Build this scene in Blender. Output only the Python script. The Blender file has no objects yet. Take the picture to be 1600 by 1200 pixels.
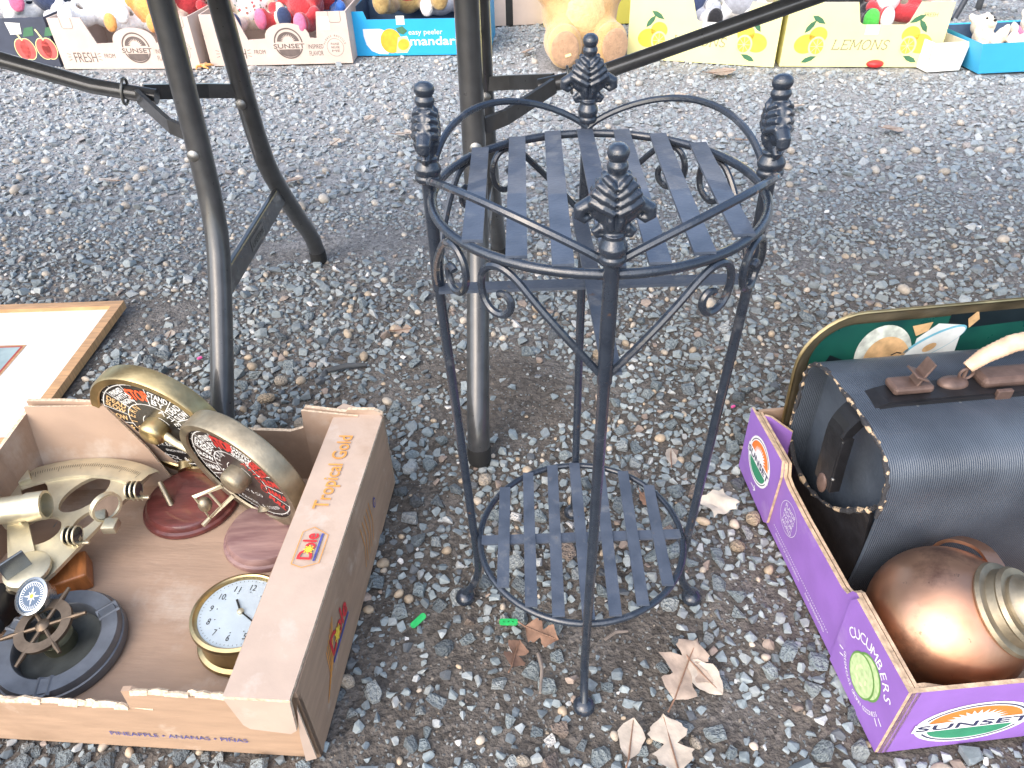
import bpy, bmesh, math, random
import numpy as np
from math import sin, cos, pi, radians as R
from mathutils import Vector, Matrix, Euler
from mathutils.geometry import tessellate_polygon

# ------------------------------------------------------------------ camera, sky, sun, exposure
scene = bpy.context.scene
COL = scene.collection
CAMZ = 0.87
PITCH, ROLL = 0.6662, -0.0332
fw = Vector((0, cos(PITCH), -sin(PITCH))); up0 = Vector((0, sin(PITCH), cos(PITCH))); rt0 = Vector((1, 0, 0))
rt = cos(ROLL) * rt0 + sin(ROLL) * up0
upv = -sin(ROLL) * rt0 + cos(ROLL) * up0
cam_d = bpy.data.cameras.new('camera'); cam = bpy.data.objects.new('camera', cam_d); COL.objects.link(cam)
cam_d.lens = 26.01; cam_d.sensor_width = 36.0; cam_d.clip_start = 0.02; cam_d.clip_end = 500
mw = Matrix.Identity(4)
for i in range(3):
    mw[i][0] = rt[i]; mw[i][1] = upv[i]; mw[i][2] = -fw[i]
mw[0][3], mw[1][3], mw[2][3] = 0, 0, CAMZ
cam.matrix_world = mw
scene.camera = cam

SUN_AZ, SUN_EL = R(215), R(40)          # azimuth measured from +y clockwise (from the left and behind the camera, through even cloud)
w = bpy.data.worlds.new('World'); scene.world = w; w.use_nodes = True
nt = w.node_tree; bg = nt.nodes['Background']
sky = nt.nodes.new('ShaderNodeTexSky'); sky.sky_type = 'NISHITA'; sky.sun_disc = False
sky.sun_elevation = SUN_EL; sky.sun_rotation = SUN_AZ; sky.air_density = 1.0; sky.dust_density = 3.0; sky.ozone_density = 1.0
nt.links.new(sky.outputs[0], bg.inputs[0]); bg.inputs[1].default_value = 0.15
sun_d = bpy.data.lights.new('sun', 'SUN'); sun = bpy.data.objects.new('sun', sun_d); COL.objects.link(sun)
sun_d.energy = 1.2; sun_d.angle = R(110); sun_d.color = (1.0, 0.98, 0.95)
sd = Vector((sin(SUN_AZ) * cos(SUN_EL), cos(SUN_AZ) * cos(SUN_EL), sin(SUN_EL)))   # towards the sun
sun.rotation_euler = sd.to_track_quat('Z', 'Y').to_euler()
vs = scene.view_settings
vs.view_transform = 'Standard'; vs.look = 'None'; vs.gamma = 1.0; vs.use_curve_mapping = False
vs.exposure = 1.40

rnd = random.Random(7); npr = np.random.default_rng(11)

# ------------------------------------------------------------------ materials
MATS = {}
def lin(c): return tuple((x / 12.92 if x <= 0.04045 else ((x + 0.055) / 1.055) ** 2.4) for x in c)
def mat(name, col, rough=0.5, metal=0.0, var=0.15, scale=30.0, bump=0.0, bscale=150.0, coat=0.0, sheen=0.0, col2=None, detail=4.0, thr=None, spec=0.5, stretch=None, stain=None):
    if name in MATS: return MATS[name]
    m = bpy.data.materials.new(name); m.use_nodes = True; MATS[name] = m
    n, l = m.node_tree.nodes, m.node_tree.links
    b = n['Principled BSDF']
    tc = n.new('ShaderNodeTexCoord')
    src = tc.outputs['Object']
    if stretch:
        mp = n.new('ShaderNodeMapping'); mp.inputs['Scale'].default_value = stretch
        l.new(src, mp.inputs[0]); src = mp.outputs[0]
    no = n.new('ShaderNodeTexNoise'); no.inputs['Scale'].default_value = scale; no.inputs['Detail'].default_value = detail
    l.new(src, no.inputs['Vector'])
    cr = n.new('ShaderNodeValToRGB')
    a = col2 if col2 else tuple(c * (1 - var) for c in col)
    z = col if col2 else tuple(min(1, c * (1 + var)) for c in col)
    lo, hi = thr if thr else (0.32, 0.68)
    cr.color_ramp.elements[0].position = lo; cr.color_ramp.elements[1].position = hi
    cr.color_ramp.elements[0].color = (*a, 1); cr.color_ramp.elements[1].color = (*z, 1)
    l.new(no.outputs['Fac'], cr.inputs[0]); l.new(cr.outputs[0], b.inputs['Base Color'])
    if stain:                                            # wear with a shape of its own: scuffs, tarnish, rust, dust
        for sc_, sscale, s0, s1 in stain:
            ns = n.new('ShaderNodeTexNoise'); ns.inputs['Scale'].default_value = sscale; ns.inputs['Detail'].default_value = 9; ns.inputs['Roughness'].default_value = .65
            l.new(tc.outputs['Object'], ns.inputs['Vector'])
            ms = n.new('ShaderNodeMapRange'); ms.inputs['From Min'].default_value = s0; ms.inputs['From Max'].default_value = s1; ms.inputs['To Max'].default_value = .8
            l.new(ns.outputs['Fac'], ms.inputs[0])
            mxs = n.new('ShaderNodeMix'); mxs.data_type = 'RGBA'; mxs.inputs['B'].default_value = (*sc_, 1)
            l.new(b.inputs['Base Color'].links[0].from_socket, mxs.inputs['A']); l.new(ms.outputs[0], mxs.inputs['Factor']); l.new(mxs.outputs['Result'], b.inputs['Base Color'])
    b.inputs['Roughness'].default_value = rough; b.inputs['Metallic'].default_value = metal
    b.inputs['Coat Weight'].default_value = coat; b.inputs['Sheen Weight'].default_value = sheen
    b.inputs['Specular IOR Level'].default_value = spec
    if rough < 0.9 and metal > 0.2 or coat > 0:
        mr = n.new('ShaderNodeMapRange'); mr.inputs['To Min'].default_value = max(0.02, rough - 0.1); mr.inputs['To Max'].default_value = min(1, rough + 0.14)
        n3 = n.new('ShaderNodeTexNoise'); n3.inputs['Scale'].default_value = scale * 2.3; n3.inputs['Detail'].default_value = 6
        l.new(src, n3.inputs['Vector']); l.new(n3.outputs['Fac'], mr.inputs[0]); l.new(mr.outputs[0], b.inputs['Roughness'])
    if bump > 0:
        n2 = n.new('ShaderNodeTexNoise'); n2.inputs['Scale'].default_value = bscale; n2.inputs['Detail'].default_value = 5
        l.new(src, n2.inputs['Vector'])
        bp = n.new('ShaderNodeBump'); bp.inputs['Strength'].default_value = 1.0; bp.inputs['Distance'].default_value = bump
        l.new(n2.outputs['Fac'], bp.inputs['Height']); l.new(bp.outputs[0], b.inputs['Normal'])
    return m

def attr_mat(name, kind):
    m = bpy.data.materials.new(name); m.use_nodes = True
    n, l = m.node_tree.nodes, m.node_tree.links; b = n['Principled BSDF']
    if kind == 'attr':
        a = n.new('ShaderNodeAttribute'); a.attribute_name = 'tint'; out = a.outputs['Color']
    else:
        a = n.new('ShaderNodeObjectInfo'); out = a.outputs['Color']
    tc = n.new('ShaderNodeTexCoord'); no = n.new('ShaderNodeTexNoise'); no.inputs['Scale'].default_value = 160 if kind == 'attr' else 5; no.inputs['Detail'].default_value = 6
    l.new(tc.outputs['Object'], no.inputs['Vector'])
    mr = n.new('ShaderNodeMapRange'); mr.inputs['To Min'].default_value = 0.62; mr.inputs['To Max'].default_value = 1.38
    l.new(no.outputs['Fac'], mr.inputs[0])
    mx = n.new('ShaderNodeVectorMath'); mx.operation = 'SCALE'
    l.new(out, mx.inputs[0]); l.new(mr.outputs[0], mx.inputs['Scale']); l.new(mx.outputs[0], b.inputs['Base Color'])
    b.inputs['Roughness'].default_value = 0.62
    bp = n.new('ShaderNodeBump'); bp.inputs['Distance'].default_value = 0.0012 if kind == 'attr' else 0.04; bp.inputs['Strength'].default_value = 0.7
    l.new(no.outputs['Fac'], bp.inputs['Height']); l.new(bp.outputs[0], b.inputs['Normal'])
    return m

# ------------------------------------------------------------------ mesh helpers
class MB:
    """collects shapes, then links them as ONE mesh object"""
    def __init__(s): s.v = []; s.f = []; s.m = []; s.s = []
    def add(s, vf, mi=0, M=None, smooth=False):
        v, f = vf; o = len(s.v)
        for p in v:
            p = Vector(p)
            s.v.append(tuple(M @ p) if M is not None else tuple(p))
        for q in f:
            s.f.append(tuple(i + o for i in q)); s.m.append(mi); s.s.append(smooth)
        return s
    def mesh(s, name, mats):
        me = bpy.data.meshes.new(name); me.from_pydata(s.v, [], s.f)
        for m in (mats if isinstance(mats, (list, tuple)) else [mats]): me.materials.append(m)
        me.polygons.foreach_set('material_index', s.m); me.polygons.foreach_set('use_smooth', s.s); me.update()
        if any(s.s): me.set_sharp_from_angle(angle=R(38))
        return me
    def build(s, name, mats, parent=None, M=None):
        return obj(name, s.mesh(name, mats), parent, M)
def obj(name, me, parent=None, M=None):
    o = bpy.data.objects.new(name, me); COL.objects.link(o)
    if parent: o.parent = parent
    if M is not None: o.matrix_local = M
    return o
def tag(o, label=None, cat=None, group=None, kind=None):
    if label: o['label'] = label
    if cat: o['category'] = cat
    if group: o['group'] = group
    if kind: o['kind'] = kind
    return o
def empty(name, M, label, cat, group=None):
    o = bpy.data.objects.new(name, None); COL.objects.link(o); o.empty_display_size = 0.02
    o.matrix_world = M if isinstance(M, Matrix) else Matrix.Translation(Vector(M))
    return tag(o, label, cat, group)
def T(x, y, z): return Matrix.Translation((x, y, z))
def RZ(a): return Matrix.Rotation(a, 4, 'Z')
def RX(a): return Matrix.Rotation(a, 4, 'X')
def RY(a): return Matrix.Rotation(a, 4, 'Y')
def SC(x, y, z): return Matrix.Diagonal((x, y, z, 1))
def frame(o, u, v, n):
    m = Matrix.Identity(4)
    for i in range(3): m[i][0] = u[i]; m[i][1] = v[i]; m[i][2] = n[i]; m[i][3] = o[i]
    return m
def box(sx, sy, sz, c=(0, 0, 0), bev=0.0):
    if bev <= 0:
        x, y, z = sx / 2, sy / 2, sz / 2
        v = [(c[0] + a * x, c[1] + b * y, c[2] + d * z) for a in (-1, 1) for b in (-1, 1) for d in (-1, 1)]
        return v, [(0, 1, 3, 2), (4, 6, 7, 5), (0, 4, 5, 1), (2, 3, 7, 6), (0, 2, 6, 4), (1, 5, 7, 3)]
    bm = bmesh.new(); bmesh.ops.create_cube(bm, size=1.0)
    for q in bm.verts: q.co = Vector((q.co.x * sx + c[0], q.co.y * sy + c[1], q.co.z * sz + c[2]))
    bmesh.ops.bevel(bm, geom=list(bm.edges), offset=bev, segments=2, affect='EDGES', profile=0.5)
    r = ([tuple(q.co) for q in bm.verts], [tuple(q.index for q in f.verts) for f in bm.faces])
    bm.verts.index_update(); r = ([tuple(q.co) for q in bm.verts], [tuple(q.index for q in f.verts) for f in bm.faces]); bm.free()
    return r
def lathe(prof, n=32, cap=True):
    v, f = [], []; k = len(prof)
    for i in range(n):
        a = 2 * pi * i / n
        for r, z in prof: v.append((r * cos(a), r * sin(a), z))
    for i in range(n):
        j = (i + 1) % n
        for q in range(k - 1): f.append((i * k + q, j * k + q, j * k + q + 1, i * k + q + 1))
    if cap:
        if prof[0][0] > 1e-6: f.append(tuple(i * k for i in range(n))[::-1])
        if prof[-1][0] > 1e-6: f.append(tuple(i * k + k - 1 for i in range(n)))
    return v, f
def tube(path, r, n=10, closed=False, caps=True, flat=None):
    """sweep a circle (or a flat bar: flat=(width,thick,upvector)) along path"""
    P = [Vector(p) for p in path]; k = len(P); v, f = [], []
    rr = r if isinstance(r, (list, tuple)) else [r] * k
    t0 = None; prevn = None
    for i in range(k):
        a = P[(i - 1) % k] if (closed or i > 0) else P[i]
        b = P[(i + 1) % k] if (closed or i < k - 1) else P[i]
        t = (b - a).normalized()
        if prevn is None:
            ref = Vector(flat[2]) if flat else (Vector((0, 0, 1)) if abs(t.z) < 0.9 else Vector((1, 0, 0)))
            nn = (ref - t * ref.dot(t)).normalized()
        else:
            nn = (prevn - t * prevn.dot(t)).normalized()
            if flat:
                ref = Vector(flat[2]); q = ref - t * ref.dot(t)
                if q.length > 0.2: nn = q.normalized()
        prevn = nn; bn = t.cross(nn)
        if flat:
            wd, th = flat[0] / 2, flat[1] / 2
            for (x, y) in ((-wd, -th), (wd, -th), (wd, th), (-wd, th)): v.append(tuple(P[i] + bn * x + nn * y))
        else:
            for j in range(n):
                g = 2 * pi * j / n; v.append(tuple(P[i] + nn * (rr[i] * cos(g)) + bn * (rr[i] * sin(g))))
    m = 4 if flat else n
    for i in range(k if closed else k - 1):
        q = (i + 1) % k
        for j in range(m):
            h = (j + 1) % m; f.append((i * m + j, i * m + h, q * m + h, q * m + j))
    if not closed and caps:
        f.append(tuple(range(m))[::-1]); f.append(tuple((k - 1) * m + j for j in range(m)))
    return v, f
def ell(rx, ry, rz, n=20, m=12, c=(0, 0, 0)):
    v = [(c[0], c[1], c[2] - rz)]; f = []
    for i in range(1, m):
        t = -pi / 2 + pi * i / m
        for j in range(n):
            a = 2 * pi * j / n; v.append((c[0] + rx * cos(t) * cos(a), c[1] + ry * cos(t) * sin(a), c[2] + rz * sin(t)))
    v.append((c[0], c[1], c[2] + rz)); e = len(v) - 1
    for j in range(n): f.append((0, 1 + (j + 1) % n, 1 + j)); f.append((e, 1 + (m - 2) * n + j, 1 + (m - 2) * n + (j + 1) % n))
    for i in range(m - 2):
        for j in range(n):
            h = (j + 1) % n; f.append((1 + i * n + j, 1 + i * n + h, 1 + (i + 1) * n + h, 1 + (i + 1) * n + j))
    return v, f
def prism(outer, t, holes=()):
    """polygon (with holes) in xy, extruded from z=0 to z=t ; returns front caps, rest"""
    loops = [list(outer)] + [list(h) for h in holes]
    flat = [p for L in loops for p in L]
    tri = tessellate_polygon([[Vector((p[0], p[1], 0)) for p in L] for L in loops])
    n = len(flat); v = [(p[0], p[1], t) for p in flat] + [(p[0], p[1], 0) for p in flat]
    front, rest = [], []
    for a, b, c in tri:
        pa, pb, pc = flat[a], flat[b], flat[c]
        cr = (pb[0] - pa[0]) * (pc[1] - pa[1]) - (pb[1] - pa[1]) * (pc[0] - pa[0])
        if cr < 0: b, c = c, b
        front.append((a, b, c)); rest.append((a + n, c + n, b + n))
    o = 0
    for L in loops:
        k = len(L)
        ar = sum(L[i][0] * L[(i + 1) % k][1] - L[(i + 1) % k][0] * L[i][1] for i in range(k))
        inner = L is not loops[0]
        for i in range(k):
            j = (i + 1) % k
            q = (o + i, o + i + n, o + j + n, o + j)
            if (ar < 0) != inner: q = q[::-1]
            rest.append(q)
        o += k
    return v, front, rest
def add_prism(mb, outer, t, M, holes=(), mi_front=0, mi_rest=None):
    v, fr, rs = prism(outer, t, holes); o = len(mb.v)
    mb.v += [tuple(M @ Vector(p)) for p in v]
    for q in fr: mb.f.append(tuple(i + o for i in q)); mb.m.append(mi_front); mb.s.append(False)
    for q in rs: mb.f.append(tuple(i + o for i in q)); mb.m.append(mi_front if mi_rest is None else mi_rest); mb.s.append(False)
    return mb
def remeshed(mb, name, mats, vox, smooth=4, disp=0.0):
    me = mb.mesh(name + '_tmp', mats); o = bpy.data.objects.new('tmp', me); COL.objects.link(o)
    a = o.modifiers.new('r', 'REMESH'); a.mode = 'VOXEL'; a.voxel_size = vox; a.use_smooth_shade = True
    if smooth:
        b = o.modifiers.new('s', 'SMOOTH'); b.iterations = smooth; b.factor = 0.5
    dg = bpy.context.evaluated_depsgraph_get(); r = bpy.data.meshes.new_from_object(o.evaluated_get(dg)); r.name = name
    bpy.data.objects.remove(o); bpy.data.meshes.remove(me)
    r.materials.clear()
    for m in (mats if isinstance(mats, (list, tuple)) else [mats]): r.materials.append(m)
    return r
TXT = {}
def text2d(s):
    """unit-size glyph outlines of a string as flat triangles, left aligned on the baseline"""
    if s in TXT: return TXT[s]
    c = bpy.data.curves.new('t', 'FONT'); c.body = s; c.size = 1.0; c.resolution_u = 3; c.fill_mode = 'FRONT'
    o = bpy.data.objects.new('t', c); COL.objects.link(o)
    dg = bpy.context.evaluated_depsgraph_get(); me = bpy.data.meshes.new_from_object(o.evaluated_get(dg))
    v = [(p.co.x, p.co.y) for p in me.vertices]; f = [tuple(q.vertices) for q in me.polygons]
    bpy.data.objects.remove(o); bpy.data.curves.remove(c); bpy.data.meshes.remove(me)
    wd = max((p[0] for p in v), default=0.3)
    TXT[s] = (v, f, wd); return TXT[s]
class Print:
    """flat printed marks on a surface: a frame (u right, v up, n out) and a list of inks; one mesh"""
    def __init__(s, M): s.M = M; s.mb = MB(); s.inks = []
    def ink(s, m):
        if m not in s.inks: s.inks.append(m)
        return s.inks.index(m)
    def poly(s, pts, m, layer=0):
        z = 0.0005 + 0.00025 * layer; mi = s.ink(m)
        tri = tessellate_polygon([[Vector((p[0], p[1], 0)) for p in pts]])
        fs = []
        for a, b, c in tri:
            A, B, C_ = pts[a], pts[b], pts[c]
            if (B[0] - A[0]) * (C_[1] - A[1]) - (B[1] - A[1]) * (C_[0] - A[0]) < 0: b, c = c, b
            fs.append((a, b, c))
        s.mb.add(([(p[0], p[1], z) for p in pts], fs), mi, s.M); return s
    def ellipse(s, cx, cy, rx, ry, m, layer=0, a0=0, a1=2 * pi, rot=0, n=40):
        full = abs(a1 - a0 - 2 * pi) < 1e-6
        k = n if full else n + 1
        pts = [(rx * cos(a0 + (a1 - a0) * i / n), ry * sin(a0 + (a1 - a0) * i / n)) for i in range(k)]
        pts = [(cx + x * cos(rot) - y * sin(rot), cy + x * sin(rot) + y * cos(rot)) for x, y in pts]
        return s.poly(pts, m, layer)
    def ring(s, cx, cy, rx, ry, wd, m, layer=0, a0=0, a1=2 * pi, n=48):
        z = 0.0005 + 0.00025 * layer; mi = s.ink(m); v = []; f = []
        for i in range(n + 1):
            a = a0 + (a1 - a0) * i / n
            v += [(cx + rx * cos(a), cy + ry * sin(a), z), (cx + (rx - wd) * cos(a), cy + (ry - wd) * sin(a), z)]
        for i in range(n): f.append((2 * i, 2 * i + 2, 2 * i + 3, 2 * i + 1))
        s.mb.add((v, f), mi, s.M); return s
    def line(s, pts, wd, m, layer=0):
        z = 0.0005 + 0.00025 * layer; mi = s.ink(m); v, f = [], []
        for i, p in enumerate(pts):
            a = pts[max(0, i - 1)]; b = pts[min(len(pts) - 1, i + 1)]
            d = Vector((b[0] - a[0], b[1] - a[1])).normalized(); n = (-d.y * wd / 2, d.x * wd / 2)
            v += [(p[0] + n[0], p[1] + n[1], z), (p[0] - n[0], p[1] - n[1], z)]
        for i in range(len(pts) - 1): f.append((2 * i, 2 * i + 1, 2 * i + 3, 2 * i + 2))
        s.mb.add((v, f), mi, s.M); return s
    def text(s, t, x, y, h, m, layer=1, wd=None, shear=0.0, rot=0.0, align='l', bold=0):
        v, f, w0 = text2d(t); k = h / 0.72; sx = k if wd is None else wd / w0
        ox = {'l': 0, 'c': -w0 * sx / 2, 'r': -w0 * sx}[align]; z = 0.0005 + 0.00025 * layer; mi = s.ink(m)
        offs = [(0, 0)] + ([(bold, 0), (-bold, 0), (0, bold), (0, -bold)] if bold else [])
        for q, (bx, by) in enumerate(offs):
            pts = []
            for px, py in v:
                X = ox + px * sx + py * k * shear + bx; Y = py * k + by
                pts.append((x + X * cos(rot) - Y * sin(rot), y + X * sin(rot) + Y * cos(rot), z + q * 0.00002))
            s.mb.add((pts, f), mi, s.M)
        return s
    def arctext(s, t, cx, cy, r, h, m, a_mid, step, layer=1, inward=False, ky=1.0, wd=None):
        """letters set on a circle; a_mid is the angle of the middle letter; inward: tops point to the centre"""
        n = len(t)
        for i, ch in enumerate(t):
            if ch == ' ': continue
            a = a_mid + (i - (n - 1) / 2) * step * (1 if inward else -1)
            rot = a - pi / 2 if not inward else a + pi / 2
            v, f, w0 = text2d(ch); k = h / 0.72; ww = (wd / max(w0, .25)) if (wd and ch not in 'I.') else k
            rr = r if not inward else r
            s.text(ch, cx + rr * cos(a), cy + rr * sin(a) * ky, h, m, layer, align='c', rot=rot, wd=(w0 * min(ww, k * 1.3)))
        return s
    def build(s, name, parent):
        return s.mb.build(name, s.inks, parent)
def soft(seed, n=6):
    """smooth 2-d noise of numpy arrays, about -1..1"""
    g = np.random.default_rng(seed); ks = g.normal(size=(n, 2)); ph = g.uniform(0, 6.28, n)
    ks /= np.linalg.norm(ks, axis=1)[:, None]; fr = g.uniform(.6, 1.7, n)
    return lambda x, y, s: sum(np.sin((x * k[0] + y * k[1]) * s * q + p) for k, q, p in zip(ks, fr, ph)) / math.sqrt(n)

# ------------------------------------------------------------------ the ground and its gravel
nA, nB, nC, nD = soft(1), soft(2), soft(3), soft(4)
def hz(x, y):
    x = np.asarray(x, float); y = np.asarray(y, float)
    return -0.006 + 0.0022 * nA(x, y, 9) + 0.0014 * nB(x, y, 31) + 0.0008 * nC(x, y, 90)
DIRT = [(.03, 1.13, .17, .10, 1.0), (0, 1.0, .13, .07, .8), (-.80, 1.42, .22, .10, 1.0), (-.10, .55, .17, .07, .7), (-.16, .43, .2, .06, .75), (.15, .57, .07, .06, .8), (.24, .44, .15, .05, .9),
        (-.55, 1.66, .18, .07, .9), (.66, 1.15, .22, .08, .6), (-.38, 1.72, .2, .07, .7), (-.2, .8, .12, .08, .45), (.9, 1.5, .3, .06, .5), (-.3, .62, .08, .12, .6), (.32, .60, .05, .09, .45), (-1.4, 2.7, .4, .1, .25), (-.9, 2.75, .3, .1, .2)]
def dirt(x, y):
    x = np.asarray(x, float); y = np.asarray(y, float)
    d = 0.10 + 0.16 * nD(x, y, 6) + 0.12 * nB(x, y, 17)
    for cx, cy, rx, ry, s in DIRT:
        d = d + s * np.exp(-(((x - cx) / rx) ** 2 + ((y - cy) / ry) ** 2))
    return np.clip(d, 0, 1)
def graded(lo, hi, step, far_lo, far_hi, g=1.22):
    a = list(np.arange(lo, hi + 1e-6, step)); s = step; x = hi
    while x < far_hi: s *= g; x += s; a.append(x)
    s = step; x = lo
    while x > far_lo: s *= g; x -= s; a.insert(0, x)
    return np.array(a)
gx = graded(-1.7, 1.7, .012, -70, 70); gy_ = graded(.1, 2.4, .012, -60, 110)
X, Y = np.meshgrid(gx, gy_); Z = hz(X, Y)
V = np.stack([X, Y, Z], -1).reshape(-1, 3); nx, ny = len(gx), len(gy_)
idx = np.arange(nx * ny).reshape(ny, nx)
F = np.stack([idx[:-1, :-1], idx[:-1, 1:], idx[1:, 1:], idx[1:, :-1]], -1).reshape(-1, 4)
def np_mesh(name, V, F, k):
    me = bpy.data.meshes.new(name); me.vertices.add(len(V)); me.vertices.foreach_set('co', V.astype(np.float32).ravel())
    me.loops.add(F.size); me.loops.foreach_set('vertex_index', F.astype(np.int32).ravel())
    me.polygons.add(len(F)); me.polygons.foreach_set('loop_start', np.arange(0, F.size, k, dtype=np.int32)); me.polygons.foreach_set('loop_total', np.full(len(F), k, np.int32))
    me.update(calc_edges=True); return me
gme = np_mesh('ground', V, F, 4)
gm = bpy.data.materials.new('soil'); gm.use_nodes = True
n, l = gm.node_tree.nodes, gm.node_tree.links; b = n['Principled BSDF']
tc = n.new('ShaderNodeTexCoord'); sx = n.new('ShaderNodeSeparateXYZ'); l.new(tc.outputs['Object'], sx.inputs[0])
n1 = n.new('ShaderNodeTexNoise'); n1.inputs['Scale'].default_value = 5; n1.inputs['Detail'].default_value = 8; l.new(tc.outputs['Object'], n1.inputs['Vector'])
n2 = n.new('ShaderNodeTexNoise'); n2.inputs['Scale'].default_value = 170; n2.inputs['Detail'].default_value = 8; l.new(tc.outputs['Object'], n2.inputs['Vector'])
far_light = n.new('ShaderNodeMapRange'); far_light.inputs['From Min'].default_value = 1.0; far_light.inputs['From Max'].default_value = 2.4; l.new(sx.outputs['Y'], far_light.inputs[0])  # grows with distance: the brighter far light painted into the soil colour
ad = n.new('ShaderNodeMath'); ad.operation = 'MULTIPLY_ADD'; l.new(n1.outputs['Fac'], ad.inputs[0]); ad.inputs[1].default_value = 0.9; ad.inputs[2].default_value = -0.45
ad2 = n.new('ShaderNodeMath'); ad2.operation = 'ADD'; ad2.use_clamp = True; l.new(far_light.outputs[0], ad2.inputs[0]); l.new(ad.outputs[0], ad2.inputs[1])
soil_light = n.new('ShaderNodeMix'); soil_light.data_type = 'RGBA'; soil_light.inputs['A'].default_value = (.105, .092, .080, 1); soil_light.inputs['B'].default_value = (.29, .285, .28, 1); l.new(ad2.outputs[0], soil_light.inputs['Factor'])  # soil dark near, pale far: the light gradient is put into the colour
vo = n.new('ShaderNodeTexVoronoi'); vo.inputs['Scale'].default_value = 130; l.new(tc.outputs['Object'], vo.inputs['Vector'])
vr = n.new('ShaderNodeMapRange'); vr.inputs['To Min'].default_value = .55; vr.inputs['To Max'].default_value = 1.5; l.new(vo.outputs['Color'], vr.inputs[0])
mu = n.new('ShaderNodeVectorMath'); mu.operation = 'SCALE'; l.new(soil_light.outputs['Result'], mu.inputs[0]); l.new(vr.outputs[0], mu.inputs['Scale'])
mr = n.new('ShaderNodeMapRange'); mr.inputs['To Min'].default_value = .6; mr.inputs['To Max'].default_value = 1.4; l.new(n2.outputs['Fac'], mr.inputs[0])
mu2 = n.new('ShaderNodeVectorMath'); mu2.operation = 'SCALE'; l.new(mu.outputs[0], mu2.inputs[0]); l.new(mr.outputs[0], mu2.inputs['Scale'])
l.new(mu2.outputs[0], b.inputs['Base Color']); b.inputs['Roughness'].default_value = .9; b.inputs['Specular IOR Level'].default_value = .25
bp = n.new('ShaderNodeBump'); bp.inputs['Distance'].default_value = .006; bp.inputs['Strength'].default_value = 1; l.new(n2.outputs['Fac'], bp.inputs['Height']); l.new(bp.outputs[0], b.inputs['Normal'])
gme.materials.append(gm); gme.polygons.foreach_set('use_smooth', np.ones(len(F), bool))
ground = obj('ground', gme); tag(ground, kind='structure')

# footprints that stay free of proud stones: (cx, cy, hx, hy, rotation)
FOOT = [(-.475, .665, .245, .225, R(-5)), (.625, .645, .235, .235, R(4.5)), (-1.10, 1.2, .25, .24, 0),
        (-1.58, 3.58, .32, .2, R(-5)), (-.95, 3.58, .32, .2, R(-2)), (-.35, 3.66, .31, .19, R(-4)), (.89, 3.42, .31, .2, R(-20)), (1.45, 3.25, .3, .2, R(-9)), (2.02, 3.08, .2, .14, R(6)), (1.72, 3.05, .07, .09, 0), (.33, 3.36, .17, .2, 0), (-2.3, 3.75, .3, .2, 0)]
def blocked(x, y, r):
    for cx, cy, hx, hy, a in FOOT:
        dx, dy = x - cx, y - cy; u = dx * cos(a) + dy * sin(a); v = -dx * sin(a) + dy * cos(a)
        if abs(u) < hx + r * .6 and abs(v) < hy + r * .6: return True
    return False
def hull(seed, npts, round_=False):
    g = random.Random(seed); bm = bmesh.new()
    if round_:
        bmesh.ops.create_icosphere(bm, subdivisions=2, radius=.5)
        k = [g.uniform(2, 4) for _ in range(3)]; ph = [g.uniform(0, 6) for _ in range(3)]
        for q in bm.verts:
            s = 1 + .09 * sin(k[0] * q.co.x * 2 + ph[0]) + .09 * sin(k[1] * q.co.y * 2 + ph[1]); q.co *= s
    else:
        for _ in range(npts):
            p = Vector((g.uniform(-1, 1), g.uniform(-1, 1), g.uniform(-1, 1))); e = max(abs(p.x), abs(p.y), abs(p.z)); q = p / e
            p = (q * .55 + p.normalized() * .45) * .5 * g.uniform(.86, 1.02); bm.verts.new(p)
        bmesh.ops.convex_hull(bm, input=list(bm.verts))
        for q in [q for q in bm.verts if not q.link_faces]: bm.verts.remove(q)
        bmesh.ops.triangulate(bm, faces=list(bm.faces))
    bm.verts.index_update()
    r = np.array([q.co[:] for q in bm.verts]), np.array([[q.index for q in f.verts] for f in bm.faces]); bm.free(); return r
CHIP = [hull(100 + i, 13) for i in range(22)]; FINE = [hull(200 + i, 8) for i in range(10)]; PEB = [hull(300 + i, 0, True) for i in range(8)]
PAL = [((.152, .180, .190), 28), ((.185, .212, .217), 26), ((.122, .142, .152), 16), ((.225, .243, .242), 15), ((.085, .092, .098), 5), ((.30, .31, .305), 4), ((.30, .235, .165), 3.2), ((.36, .305, .24), 2.4), ((.20, .155, .125), 3), ((.52, .50, .47), 1)]
PC = np.array([p[0] for p in PAL]) * 1.34; PW = np.array([p[1] for p in PAL], float); PW /= PW.sum()
stones = []      # x, y, diameter, kind(0 chip,1 pebble,2 fine), colour
cell = {}
def try_place(x, y, d, pack):
    c = .03; i, j = int(x // c), int(y // c); r = d / 2
    for a in (i - 1, i, i + 1):
        for q in (j - 1, j, j + 1):
            for (px, py, pr) in cell.get((a, q), ()):
                if (px - x) ** 2 + (py - y) ** 2 < (pack * (pr + r)) ** 2: return False
    cell.setdefault((i, j), []).append((x, y, r)); return True
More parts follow.
